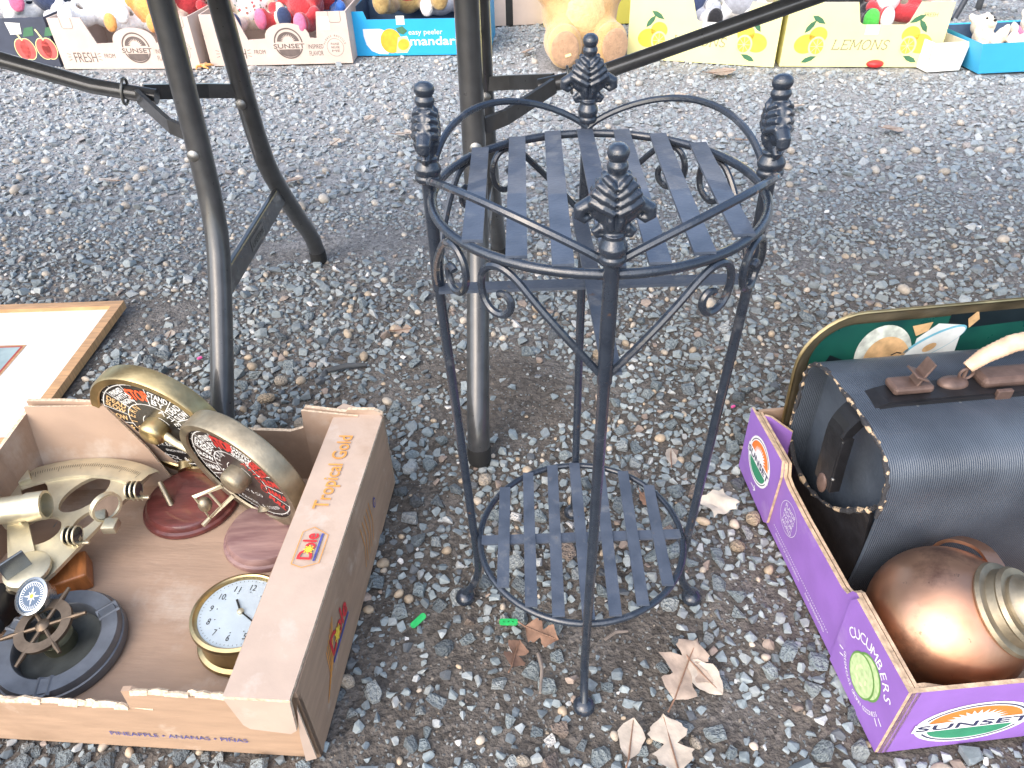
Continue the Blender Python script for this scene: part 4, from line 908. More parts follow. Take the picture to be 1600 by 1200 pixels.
f.append(tuple(nxs * k + j for j in range(k))); f.append((0, k - 1, nxs * k + k - 1, nxs * k))
MB().add((v, f), 0, None, True).build('shell', cloth, CS)
mb = MB(); add_prism(mb, [(y * .955, .004 + z * .955) for y, z in pf], .004, frame((.032, 0, 0), Vector((0, 1, 0)), Vector((0, 0, 1)), Vector((1, 0, 0)))); mb.build('end_panel', cloth, CS)
# bottom half of the end is still covered by a closed flap
low = [(y, z) for y, z in pf if True]
mb = MB(); add_prism(mb, [(-.100, .004), (.100, .004), (.112, .06), (.108, .098), (.085, .076), (.04, .070), (-.01, .088), (-.05, .118), (-.08, .155), (-.103, .18), (-.112, .12), (-.111, .06)], .005, frame((.006, 0, 0), Vector((0, 1, 0)), Vector((0, 0, 1)), Vector((-1, 0, 0)))); mb.build('end_flap', case_dark, CS)
rim = [(y, z) for y, z in pf if z > (.185 if y < 0 else .09)]
pts = [(-.0005 + rnd.uniform(-.0015, .001), y * .985, z * .985 + .002) for y, z in rim]
tr = MB().add(tube(pts, [rnd.uniform(.0012, .0040) for _ in pts], 7), 0); pts2 = [(.001, y, z + .002) for y, z in smoothp([(-.107, .195), (-.098, .178), (-.08, .157), (-.05, .120), (-.01, .090), (.04, .072), (.085, .078), (.108, .10)], 4)]
tr.add(tube(pts2, [rnd.uniform(.0015, .0055) for _ in pts2], 7), 0); tag(tr.build('torn_edge', torn, CS), kind='stuff')
# opening frame over the top and down the end, with rivets
fp = [(.36, 0, .291), (.2, 0, .291), (.08, 0, .291), (.05, 0, .2905)] + [(.05 - .062 * sin(t), -.006 * t, .2285 + .062 * cos(t)) for t in np.linspace(.2, pi / 2, 9)] + [(-.013, -.012, .20), (-.013, -.016, .145)]
fr_ = MB().add(tube(fp, 0, flat=(.034, .006, (-1, 0, 1)))); fr_ = fr_.build('opening_frame', case_dark, CS)
MB().add(tube([(x + (.006 if z < .24 else 0), y - .018, z - (.006 if z > .24 else 0)) for x, y, z in fp], 0, flat=(.005, .014, (-1, 0, 1)))).build('binding_strip', case_dark, fr_)
MB().add(ell(.004, .011, .017, 14, 10, (-.016, -.018, .146)), 0, None, True).build('corner_tab', rust, fr_)
for x, y, z in ((.035, -.0215, .284), (.075, -.0215, .285), (.13, -.0215, .285), (.185, -.0215, .285), (.24, -.0215, .285), (-.010, -.027, .235), (-.013, -.034, .17)):
    MB().add(ell(.0028, .0028, .0028, 10, 8, (x, y, z)), 0, None, True).build('rivet', rivet_m, fr_)
CSH = CS
lt = MB().add(box(.052, .028, .012, (.075, .006, .300), .004)).build('latch', rust, CSH); MB().add(box(.020, .026, .003, (0, 0, .020), .001), 0, T(.072, .006, .301) @ RY(R(28)) @ RX(0)).build('latch_lever', rust, lt)
MB().add(box(.003, .020, .042, (0, 0, .02), .001), 0, T(.078, .006, .302) @ RY(R(22))).build('latch_hasp', rust, lt)
MB().add(ell(.020, .013, .010, 18, 10, (.135, .008, .294)), 0, None, True).build('stud', rust, CSH); MB().add(box(.10, .032, .016, (.215, .008, .300), .006)).build('lock_plate', rust, CSH)
MB().add(box(.020, .006, .030, (.185, -.020, .286), .001)).build('catch', rust, CSH)
cp_ = [(x, y, z - .018) for x, y, z in [(.148, .010, .312), (.150, .012, .335), (.168, .014, .352), (.20, .016, .368), (.25, .016, .376), (.30, .014, .366), (.325, .012, .345), (.33, .010, .312)]]
for q in ((0, 1), (-2, -1)): MB().add(tube([cp_[q[0]], cp_[q[1]]], .0025, 8), 0, None, True).build('handle_bracket', rust, CSH)
pts = []; rad_ = []
for i in range(60):
    t = i / 59 * (len(cp_) - 3); a = int(min(t, len(cp_) - 4)); b_ = t - a; q0 = Vector(cp_[1 + a]); q1 = Vector(cp_[2 + a]); pts.append(tuple(q0.lerp(q1, b_))); rad_.append(.0105 * (.75 + .4 * sin(pi * i / 59)) * (1.03 if i % 2 else .97))
MB().add(tube(pts, rad_, 14), 0, None, True).build('handle', mat('tan_wrapped_leather', (.62, .43, .29), .55, 0, .2, 60, bump=.0006, bscale=200), CSH)
MB().add(tube([(.150 + .009 * cos(t), .010, .308 + .009 * sin(t)) for t in np.linspace(0, 2 * pi, 20, endpoint=False)], .002, 8, True), 0, None, True).build('handle_ring', rust, CSH)

# --- metal serving tray standing behind the case
tray_m = mat('worn_gilt_tray', (.22, .175, .11), .45, .45, .35, 22, bump=.0003, bscale=150)
TR = empty('serving_tray', PX @ T(.036, .4525, .009) @ RZ(R(1)) @ RX(R(-3)), 'gilt edged metal serving tray with painted picture standing behind the case', 'tray')
def rrect(x0, z0, x1, z1, r, n=10):
    p = []
    for cx, cz, a0 in ((x1 - r, z1 - r, 0), (x0 + r, z1 - r, 90), (x0 + r, z0 + r, 180), (x1 - r, z0 + r, 270)):
        for i in range(n + 1): a = R(a0 + 90 * i / n); p.append((cx + r * cos(a), cz + r * sin(a)))
    return p
TW, TH = .455, .292
o1 = rrect(0, 0, TW, TH, .085); o2 = rrect(.028, .028, TW - .028, TH - .028, .062)
v = [(x, -.024, z) for x, z in o1] + [(x, -.003, z) for x, z in o2] + [(x, -.0235, z) for x, z in rrect(-.004, -.004, TW + .004, TH + .004, .088)] + [(x, .0, z) for x, z in o2]; k = len(o1)
f = []
for i in range(k):
    j = (i + 1) % k; f += [(i, j, k + j, k + i), (2 * k + i, 2 * k + j, j, i), (2 * k + j, 2 * k + i, 3 * k + i, 3 * k + j)]
f.append(tuple(range(3 * k, 4 * k)))
MB().add((v, f), 0, None, True).build('rim', tray_m, TR)
MB().add(tube([(x, -.0245, z) for x, z in rrect(-.002, -.002, TW + .002, TH + .002, .087)], .0026, 8, True), 0, None, True).build('rolled_edge', brass, TR)
green_p = mat('painted_green', (.012, .095, .07), .28, 0, .5, 12, coat=.3, col2=(.006, .04, .042)); dark_p = mat('painted_dark', (.008, .014, .018), .3, 0, .5, 14, coat=.3); flesh = mat('painted_flesh', (.62, .40, .20), .35, 0, .25, 60, coat=.2); blush = mat('painted_blush', (.62, .20, .12), .4, coat=.2); hair_p = mat('painted_white_hair', (.58, .62, .55), .4, 0, .3, 70, coat=.2); plate_p = mat('painted_plate', (.70, .74, .72), .35, coat=.2); blue_p = mat('painted_blue', (.16, .45, .58), .35, coat=.2)
P = Print(frame((0, -.0032, 0), Vector((1, 0, 0)), Vector((0, 0, 1)), Vector((0, -1, 0))))
P.poly([(x, z) for x, z in rrect(.029, .029, TW - .029, TH - .029, .061)], green_p, 0)
P.M = P.M @ T(.030, -.016, 0)
P.poly([(.20, .285), (.385, .290), (.385, .262), (.20, .255)], dark_p, 1); P.poly([(.0, .06), (.09, .20), (.03, .23), (.0, .16)], dark_p, 1)
P.poly([(.158, .15), (.158, .245), (.185, .268), (.225, .262), (.226, .15)], plate_p, 2)
P.ellipse(.112, .222, .043, .052, hair_p, 2, rot=R(20)); P.ellipse(.120, .208, .036, .046, flesh, 3, rot=R(20)); P.ellipse(.106, .188, .010, .007, blush, 4); P.ellipse(.143, .204, .010, .008, blush, 4)
for x, z in ((.106, .213), (.133, .222)): P.line([(x - .008, z - .002), (x, z + .002), (x + .008, z)], .0022, dark_p, 4)
P.line([(.106, .178), (.118, .172), (.132, .178), (.140, .186)], .0024, dark_p, 4); P.line([(.118, .208), (.117, .196), (.122, .193)], .0016, dark_p, 4)
P.ellipse(.185, .234, .052, .017, blue_p, 3, rot=R(28)); P.ellipse(.187, .2335, .048, .0145, plate_p, 4, rot=R(28)); P.ellipse(.182, .228, .011, .006, flesh, 5, rot=R(28))
P.poly([(.145, .268), (.175, .272), (.172, .258), (.155, .250)], flesh, 5); P.poly([(.228, .272), (.240, .285), (.246, .270), (.234, .256)], flesh, 5); P.poly([(.36, .16), (.40, .20), (.42, .15), (.38, .12)], flesh, 2)
P.build('painted_picture', TR)

# --- copper jug
copper = mat('aged_copper', (.68, .41, .27), .37, 1.0, .3, 9, bump=.0003, bscale=60, col2=(.42, .20, .125), thr=(.30, .66), stain=(((.12, .05, .045), 11, .56, .72), ((.10, .06, .05), 70, .66, .72)))
ax = Vector((.50, -.36, .80)).normalized(); jm = ax.to_track_quat('Z', 'Y').to_matrix().to_4x4()
JG = empty('copper_jug', T(.502, .505, .0085 + .0865) @ jm, 'round copper jug with brass neck in front of the black case', 'jug')
rj = .087
jp = [(0, -rj * .98), (rj * .35, -rj * .97)] + [(rj * cos(t), rj * .99 * sin(t)) for t in np.linspace(-1.15, 1.08, 22)] + [(rj * .40, rj * .93), (rj * .385, rj * .97)]
jb = MB().add(lathe(jp, 64), 0, None, True).build('body', copper, JG)
MB().add(lathe([(rj * .40, rj * .84), (rj * .58, rj * .82), (rj * .60, rj * .85), (rj * .58, rj * .90), (rj * .50, rj * .92), (rj * .48, rj * 1.02), (rj * .50, rj * 1.05), (rj * .47, rj * 1.10), (rj * .30, rj * 1.10)], 48, False), 0, None, True).build('neck', brass_dull, JG)
cpm = MB().add(lathe([(rj * .38, rj * 1.10), (rj * .38, rj * 1.14), (rj * .31, rj * 1.2), (rj * .27, rj * 1.36), (rj * .24, rj * 1.58), (rj * .19, rj * 1.67), (rj * .1, rj * 1.72), (0, rj * 1.73)], 40, False), 0, None, True).build('stopper', brass_dull, JG)
MB().add(ell(.010, .010, .012, 16, 10, (-rj * .25, -rj * .12, rj * 1.42)), 0, None, True).build('stud', rivet_m, cpm)
inv = jm.inverted()
hp = [inv @ Vector(q) for q in ((.050, .010, .066), (.045, .045, .072), (.030, .070, .062), (.02, .082, .040), (.01, .082, .015))]
MB().add(tube(smooth3(hp), 0, flat=(.018, .004, tuple(inv @ Vector((0, .5, 1))))), 0).build('handle', copper, JG)

# ------------------------------------------------------------------ framed print lying on the ground
oak = mat('honey_oak', (.50, .29, .135), .42, 0, .22, 25, bump=.0002, bscale=200, stretch=(1, 8, 1))
FP = empty('framed_print', T(-.856, .955, .004), 'framed print with white mat and honey oak frame lying on the gravel', 'picture')
FW, FHt, fwid = .52, .47, .021
for o_, u_, ln in (((-FW, FHt, 0), Vector((1, 0, 0)), FW), ((-FW, fwid, 0), Vector((1, 0, 0)), FW)):
    mb = MB(); add_prism(mb, [(0, 0), (ln, 0), (ln - fwid, -fwid), (fwid, -fwid)] if o_[1] > .1 else [(fwid, 0), (ln - fwid, 0), (ln, -fwid), (0, -fwid)], .018, T(*o_)); mb.build('frame_rail', oak, FP)
for x0, s in ((-FW, 1), (0, -1)):
    mb = MB(); add_prism(mb, [(0, 0), (s * fwid, fwid), (s * fwid, FHt - fwid), (0, FHt)], .018, T(x0, 0, 0)); mb.build('frame_rail', oak, FP)
MB().add(box(FW - 2 * fwid + .004, FHt - 2 * fwid + .004, .006, (-FW / 2, FHt / 2, .006))).build('mat_board', mat('white_mat', (.80, .79, .77), .35, var=.02, coat=.6), FP)
mb = MB(); iw = .05
P = Print(T(-FW / 2, FHt / 2, .0092)); P.poly([(-.20, -.18), (.115, -.18), (.115, .085), (-.20, .085)], oak, 0); P.poly([(-.20, -.18), (.110, -.18), (.110, .080), (-.20, .080)], mat('crimson_line', (.4, .05, .03), .4), 1); P.poly([(-.20, -.18), (.106, -.18), (.106, .076), (-.20, .076)], mat('seascape', (.42, .52, .50), .3, 0, .5, 9, coat=.5, col2=(.10, .14, .15)), 2); P.build('picture', FP)
MB().add(box(FW - .01, FHt - .01, .003, (-FW / 2, FHt / 2, .0015))).build('backing', kraft_in, FP)
#@@NEXT

# ------------------------------------------------------------------ the far row of fruit boxes
lemon_y = mat('lemon_carton', (.80, .76, .36), .55, 0, .05, 10); lemon_w = mat('lemon_print', (.82, .58, .06), .55, 0, .15, 40); lemon_l = mat('lemon_flesh_print', (.85, .78, .35), .55); dgreen = mat('leaf_print', (.05, .16, .08), .55); grey_t = mat('olive_ink', (.20, .19, .10), .6)
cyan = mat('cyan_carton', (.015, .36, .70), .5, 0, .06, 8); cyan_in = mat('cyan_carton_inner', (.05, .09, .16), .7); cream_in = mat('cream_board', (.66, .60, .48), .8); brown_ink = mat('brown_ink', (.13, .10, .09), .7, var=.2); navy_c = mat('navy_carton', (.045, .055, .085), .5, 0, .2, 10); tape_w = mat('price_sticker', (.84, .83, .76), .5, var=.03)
orange_p = mat('orange_fruit_print', (.85, .42, .03), .55, 0, .12, 40); apple_p = mat('red_fruit_print', (.62, .10, .09), .5, 0, .2, 30); white_c = mat('white_carton', (.82, .81, .76), .55, var=.03); black_tape = mat('black_tape', (.02, .02, .02), .4)
def far_box(name, loc, rot, L, D, H, front, m_out, m_in, label, group=None, side=None, cat='box', bevel=True):
    """open carton; local origin = front-left bottom corner, x along the front, y to the back"""
    E_ = empty(name, T(*loc) @ RZ(R(rot)), label, cat, group); t = .006
    F_ = frame((0, 0, 0), Vector((1, 0, 0)), Vector((0, 0, 1)), Vector((0, -1, 0)))
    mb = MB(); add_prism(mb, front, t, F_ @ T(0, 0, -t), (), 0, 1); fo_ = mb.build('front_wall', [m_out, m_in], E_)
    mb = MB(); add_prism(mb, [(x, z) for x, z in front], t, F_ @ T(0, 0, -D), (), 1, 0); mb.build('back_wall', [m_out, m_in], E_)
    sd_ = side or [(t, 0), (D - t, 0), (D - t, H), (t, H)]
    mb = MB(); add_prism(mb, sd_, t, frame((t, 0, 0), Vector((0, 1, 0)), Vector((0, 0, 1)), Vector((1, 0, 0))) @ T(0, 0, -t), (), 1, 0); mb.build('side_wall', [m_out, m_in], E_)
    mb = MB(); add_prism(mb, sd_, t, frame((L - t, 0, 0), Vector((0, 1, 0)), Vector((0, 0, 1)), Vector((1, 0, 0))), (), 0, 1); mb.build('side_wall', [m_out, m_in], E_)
    MB().add(box(L - 2 * t, D - 2 * t, .006, (L / 2, D / 2, .004))).build('floor', m_in, E_)
    return E_, fo_, F_
def sun_front(L, H):
    p = [(0, 0), (L, 0), (L, H), (L * .80, H), (L * .775, H * .5)]
    p += [(L * (.5 + .155 * cos(a)) + L * .075, H * (.50 + .30 * sin(a) ** .8)) for a in np.linspace(.02, pi - .02, 14)]
    return p + [(L * .30, H * .5), (L * .24, H), (0, H)]
for q, (loc, rot, lab) in enumerate((((-1.915, 3.45, 0), -6, 'brown fruit tray box next to the dark apple print box'), ((-1.262, 3.415, 0), -2, 'brown fruit tray box next to the blue mandarin box'))):
    L, H = .62, .205
    E_, fo_, F_ = far_box('cardboard_fruit_tray', loc, rot, L, .38, H, sun_front(L, H), kraft_far, kraft_far, lab, 'brown fruit tray boxes with sun logo')
    P = Print(F_ @ T(L * .575, .085, .0002)); mono = (kraft_far, brown_ink, brown_ink, brown_ink)
    P.ring(0, 0, .062, .062, .006, brown_ink, 0); P.ellipse(0, .004, .048, .042, brown_ink, 0, .1, pi - .1)
    ray = []
    for i in range(27):
        a = pi * i / 26; r_ = .034 if i % 2 else .022; ray.append((r_ * cos(a), .004 + r_ * sin(a)))
    P.poly(ray, kraft_far, 1); P.ellipse(0, -.024, .046, .030, brown_ink, 0, pi, 2 * pi); P.poly([(-.075, -.022), (.075, -.022), (.075, .003), (-.075, .003)], kraft_far, 2); P.text('SUNSET', 0, -.019, .018, brown_ink, 3, wd=.135, align='c', bold=.0008); P.build('logo', fo_)
    P = Print(F_ @ T(0, 0, .0002)); P.text('FRESH', .06, .028, .042, brown_ink, 0, wd=.105); P.text('FROM', .20, .045, .018, brown_ink, 0, wd=.05)
    for a in (-1, 0, 1): P.line([(.035, .05 + a * .014), (.05, .05 + a * .010)], .002, brown_ink); P.line([(.172, .05 + a * .010), (.187, .05 + a * .014)], .002, brown_ink)
    P.build('lettering', fo_)
    P = Print(F_ @ T(0, 0, .0002)); P.text('INSPIRED', .438, .062, .018, brown_ink, 0, wd=.066); P.text('FLAVOR', .438, .034, .020, brown_ink, 0, wd=.062); P.build('lettering', fo_)
    P = Print(F_ @ T(.555, .065, .0002)); P.ring(0, 0, .036, .036, .0012, brown_ink, 0)
    for i, t_ in enumerate(('PLEASE', 'REUSE', 'ME')): P.text(t_, 0, .010 - .014 * i, .009, brown_ink, 0, wd=.036, align='c')
    P.arctext('PLEASE RECYCLE', 0, 0, .043, .008, brown_ink, R(90), .19, 0); P.build('stamp', fo_)
    for x in (.055, L - .075):
        P = Print(F_ @ T(x, H, .0002)); P.line([(0, 0), (0, -.035), (.006, -.042), (.044, -.042), (.05, -.035), (.05, 0)], .0016, brown_ink); P.build('hand_hole_score', fo_)
    if q: P = Print(F_ @ T(.50, .165, .0004)); P.poly([(0, -.03), (.045, -.03), (.045, .022), (0, .022)], tape_w); P.build('price_sticker', fo_)
L, H = .60, .18
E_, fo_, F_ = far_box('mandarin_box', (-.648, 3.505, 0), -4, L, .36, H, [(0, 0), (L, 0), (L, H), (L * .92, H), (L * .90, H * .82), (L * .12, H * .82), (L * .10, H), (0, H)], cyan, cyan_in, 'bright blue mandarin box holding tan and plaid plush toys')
P = Print(F_ @ T(0, 0, .0002)); P.poly([(.05, .110), (.05, .08), (.058, .045), (.078, .020), (.108, .008), (.15, .006), (.15, .085), (.14, .105), (.125, .110)], w_ink, 0); P.ellipse(.168, .060, .046, .050, orange_p, 1); P.poly([(.185, .01), (.235, .012), (.255, .04), (.24, .08), (.20, .075)], lemon_l, 2); P.ellipse(.222, .045, .026, .022, orange_p, 3, rot=.5)
P.poly([(.195, .112), (.225, .12), (.245, .10), (.225, .085), (.205, .092)], dgreen, 2); P.build('fruit_print', fo_)
P = Print(F_ @ T(0, 0, .0002)); P.text('easy peeler', .248, .085, .022, w_ink, 2, wd=.15); P.text('mandarins', .25, .042, .036, w_ink, 2, wd=.27, bold=.001); P.build('lettering', fo_)
P = Print(F_ @ T(.20, .125, .0004)); P.poly([(0, 0), (.036, 0), (.036, .036), (0, .036)], tape_w, 3); P.build('price_sticker', fo_)
# dark box with apple print
L, H = .55, .20
E_, fo_, F_ = far_box('fruit_box', (-2.50, 3.52, 0), -3, L, .36, H, [(0, 0), (L, 0), (L, H), (0, H)], navy_c, navy_c, 'dark navy carton printed with red apples')
P = Print(F_ @ T(0, 0, .0002))
for cx in (.42, .515, .18, .08): P.ellipse(cx - .012, .075, .034, .045, lemon_l, 0); P.ellipse(cx + .012, .075, .034, .045, lemon_l, 0); P.ellipse(cx - .012, .075, .031, .042, apple_p, 1); P.ellipse(cx + .012, .075, .031, .042, apple_p, 1); P.line([(cx, .11), (cx - .02, .155)], .007, lemon_l, 2); P.poly([(cx + .01, .125), (cx + .06, .13), (cx + .07, .165), (cx + .03, .16)], dgreen, 2)
tag(P.build('fruit_print', fo_), kind='stuff'); P = Print(F_ @ T(.38, .135, .0004)); P.poly([(0, 0), (.05, .002), (.06, .045), (-.005, .05)], tape_w, 3); P.build('price_sticker', fo_)
def lemons(P, cx, cy, k, flip=1):
    P.ellipse(cx, cy, .042 * k, .034 * k, lemon_w, 0, rot=.2 * flip); P.ellipse(cx + .040 * k * flip, cy + .030 * k, .032 * k, .030 * k, lemon_w, 0); P.ellipse(cx + .042 * k * flip, cy - .008 * k, .031 * k, .035 * k, lemon_l, 1); P.ellipse(cx + .042 * k * flip, cy - .008 * k, .024 * k, .028 * k, lemon_w, 2)
    for i in range(8): a = i * pi / 4; P.line([(cx + .042 * k * flip, cy - .008 * k), (cx + .042 * k * flip + .023 * k * cos(a), cy - .008 * k + .027 * k * sin(a))], .0022 * k, lemon_l, 3)
    for ox, oy, r_ in ((.005, .06, .9), (.03, .085, -.5), (.02, -.055, .4)):
        P.poly([(cx + (ox + .034 * cos(r_) * s_ - .010 * sin(r_) * c_) * k * flip, cy + (oy + .034 * sin(r_) * s_ + .010 * cos(r_) * c_) * k) for s_, c_ in ((-.8, 0), (-.3, .9), (.3, .9), (.9, 0), (.3, -.8), (-.3, -.8))], dgreen, 3)
for loc, rot, lab in (((.535, 3.325, 0), -20, 'yellow lemon carton beside the teddy bear'), ((1.125, 3.13, 0), -8, 'yellow lemon carton beside the small white carton')):
    L, H = .60, .235
    E_, fo_, F_ = far_box('lemon_carton', loc, rot, L, .38, H, [(0, 0), (L, 0), (L, H), (L * .80, H), (L * .76, H * .70), (L * .74, H * .66), (L * .48, H * .66), (L * .455, H * .70), (L * .42, H), (0, H)], lemon_y, cream_in, lab, 'yellow lemon cartons')
    P = Print(F_ @ T(0, 0, .0002)); lemons(P, .085, .085, 1.05); P.build('lemon_print', fo_)
    P = Print(F_ @ T(0, 0, .0002)); lemons(P, .515, .088, 1.05, -1); P.build('lemon_print', fo_)
    P = Print(F_ @ T(.19, .066, .0002)); x = 0
    for ch in 'LEMONS':        # slab-serif capitals drawn as strokes, leaning a little
        sk = {'L': [((0, 0), (0, 1)), ((0, 0), (.7, 0)), ((.7, 0), (.7, .22))], 'E': [((0, 0), (0, 1)), ((0, 0), (.7, 0)), ((0, 1), (.7, 1)), ((0, .5), (.5, .5)), ((.7, 0), (.7, .2)), ((.7, 1), (.7, .8))], 'M': [((0, 0), (0, 1)), ((0, 1), (.45, .2)), ((.45, .2), (.9, 1)), ((.9, 1), (.9, 0))], 'N': [((0, 0), (0, 1)), ((0, 1), (.75, 0)), ((.75, 0), (.75, 1))]}.get(ch)
        h_ = .034
        if sk:
            wd_ = max(max(a[0], b_[0]) for a, b_ in sk)
            for a, b_ in sk: P.line([(x + a[0] * h_ + a[1] * h_ * .22, a[1] * h_), (x + b_[0] * h_ + b_[1] * h_ * .22, b_[1] * h_)], .0032, grey_t, 1)
            for xx, yy in {'L': ((0, 0), (0, 1)), 'E': ((0, 0), (0, 1)), 'M': ((0, 0), (.9, 0), (0, 1), (.9, 1)), 'N': ((0, 0), (0, 1), (.75, 1))}[ch]: P.line([(x + (xx - .12) * h_ + yy * h_ * .22, yy * h_), (x + (xx + .12) * h_ + yy * h_ * .22, yy * h_)], .0028, grey_t, 1)
        elif ch == 'O':
            wd_ = .85; P.line([(x + (.42 + .42 * cos(t) + (.5 + .5 * sin(t)) * .22) * h_, (.5 + .5 * sin(t)) * h_) for t in np.linspace(0, 2 * pi, 25)], .0034, grey_t, 1)
        else:
            wd_ = .62; P.line([(x + (u_ + v_ * .22) * h_, v_ * h_) for u_, v_ in ((.0, .2), (.12, .03), (.35, 0), (.58, .12), (.56, .36), (.32, .5), (.08, .64), (.06, .88), (.3, 1), (.52, .96), (.62, .8))], .0034, grey_t, 1)
        x += (wd_ + .30) * h_
    P.build('lettering', fo_)
    P = Print(F_ @ T(.50, .185, .0002)); P.text('FRESH', 0, 0, .014, grey_t, 0, wd=.05); P.build('lettering', fo_)
    P = Print(F_ @ T(.30, .12, .0004)); P.poly([(0, 0), (.05, 0), (.05, .036), (0, .036)], tape_w, 0); P.build('price_sticker', fo_)
# small white carton, blue flared tray and two more boxes further back
L, H = .135, .105
E_, fo_, F_ = far_box('small_carton', (1.655, 2.985, 0), 6, L, .16, H, [(0, 0), (L, 0), (L + .012, H), (-.004, H)], white_c, cream_in, 'small white carton wedged between lemon carton and blue tray')
v = [(x * (1 + .0), y, 0) for x, y in ((0, 0), (.30, 0), (.30, .24), (0, .24))] + [(x, y, .118) for x, y in ((-.045, -.035), (.355, -.035), (.355, .285), (-.045, .285))] + [(x, y, .114) for x, y in ((-.038, -.028), (.348, -.028), (.348, .278), (-.038, .278))] + [(x, y, .006) for x, y in ((.005, .005), (.295, .005), (.295, .235), (.005, .235))]
BT = empty('flared_tray', T(1.835, 2.945, 0) @ RZ(R(3)), 'bright blue flared cardboard tray full of cream plush toys', 'tray')
fs = [(0, 3, 2, 1)]
mb = MB(); mb.add((v, [(3, 2, 1, 0)[::-1]] + [(i, (i + 1) % 4, 4 + (i + 1) % 4, 4 + i) for i in range(4)] + [(4 + i, 4 + (i + 1) % 4, 8 + (i + 1) % 4, 8 + i) for i in range(4)])); mb.add((v, [(8 + i, 8 + (i + 1) % 4, 12 + (i + 1) % 4, 12 + i) for i in range(4)] + [(12, 13, 14, 15)]), 1); mb.build('tray_body', [mat('light_cyan_carton', (.06, .47, .80), .5, 0, .06, 8), cyan_in], BT)
P = Print(frame((0, -.0352 + .0352 * 0, 0), Vector((1, 0, 0)), Vector((0, -.285, .958)), Vector((0, -.958, -.285)))); P.line([(.20, .03), (.235, .11)], .002, cyan_in, 0); P.build('crease', BT)
L, H = .42, .22
E_, fo_, F_ = far_box('cardboard_box', (-.03, 3.98, 0), 3, .30, .3, .2, [(0, 0), (.26, 0), (.26, .20), (0, .20)], kraft_far, kraft_far, 'plain brown carton with black tape behind the mandarin box')
P = Print(F_ @ T(.06, 0, .0004)); P.poly([(0, 0), (.035, 0), (.035, .2), (0, .2)], black_tape); P.build('tape', fo_)
E_, fo_, F_ = far_box('lemon_carton', (.215, 3.93, 0), 2, .5, .36, .235, [(0, 0), (.5, 0), (.5, .235), (0, .235)], mat('olive_yellow_carton', (.62, .55, .10), .55, 0, .05, 10), cream_in, 'olive yellow lemon carton behind the teddy bear')
P = Print(F_ @ T(0, 0, .0002)); lemons(P, .09, .085, 1.1); P.build('lemon_print', fo_); P = Print(F_ @ T(.04, .03, .0004)); P.poly([(0, 0), (.04, 0), (.04, .05), (0, .05)], tape_w, 4); P.build('price_sticker', fo_)

# ------------------------------------------------------------------ plush toys
def fur(name, col, col2=None, sc=60): return mat(name, col, .95, 0, .12, sc, bump=.004, bscale=140, sheen=.4, col2=col2, spec=.15)
f_white = fur('white_plush', (.80, .79, .78)); f_cream = fur('cream_plush', (.76, .66, .52)); f_orange = fur('orange_plush', (.72, .34, .10)); f_tan = fur('golden_fur', (.52, .38, .16), (.26, .16, .06), 30); f_pink = fur('pink_plush', (.66, .15, .27)); f_red = fur('red_plush', (.45, .04, .05)); f_blue = fur('blue_plush', (.05, .16, .50)); f_navy = fur('navy_plush', (.04, .06, .13)); f_black = fur('black_plush', (.02, .02, .024)); f_grey = fur('grey_plush', (.36, .38, .44)); f_bear = fur('honey_plush', (.64, .42, .20), (.52, .31, .13), 18); f_sole = fur('tan_suede', (.45, .28, .17)); f_green = fur('green_plush', (.08, .45, .07)); f_belly = fur('pale_honey_plush', (.78, .55, .27)); f_yellow = fur('yellow_plush', (.82, .66, .10)); f_brown = fur('brown_plush', (.34, .22, .12))
def spotted(name, base, spots, sc):
    m = bpy.data.materials.new(name); m.use_nodes = True; n, l = m.node_tree.nodes, m.node_tree.links; b = n['Principled BSDF']
    tc = n.new('ShaderNodeTexCoord'); v_ = n.new('ShaderNodeTexVoronoi'); v_.inputs['Scale'].default_value = sc; l.new(tc.outputs['Object'], v_.inputs['Vector'])
    lt_ = n.new('ShaderNodeMath'); lt_.operation = 'LESS_THAN'; lt_.inputs[1].default_value = .34; l.new(v_.outputs['Distance'], lt_.inputs[0])
    hs = n.new('ShaderNodeMix'); hs.data_type = 'RGBA'; hs.inputs['A'].default_value = (*spots[0], 1); hs.inputs['B'].default_value = (*spots[1], 1); sp = n.new('ShaderNodeSeparateColor'); l.new(v_.outputs['Color'], sp.inputs[0]); l.new(sp.outputs[0], hs.inputs['Factor'])
    mx = n.new('ShaderNodeMix'); mx.data_type = 'RGBA'; mx.inputs['A'].default_value = (*base, 1); l.new(lt_.outputs[0], mx.inputs['Factor']); l.new(hs.outputs['Result'], mx.inputs['B']); l.new(mx.outputs['Result'], b.inputs['Base Color']); b.inputs['Roughness'].default_value = .9; return m
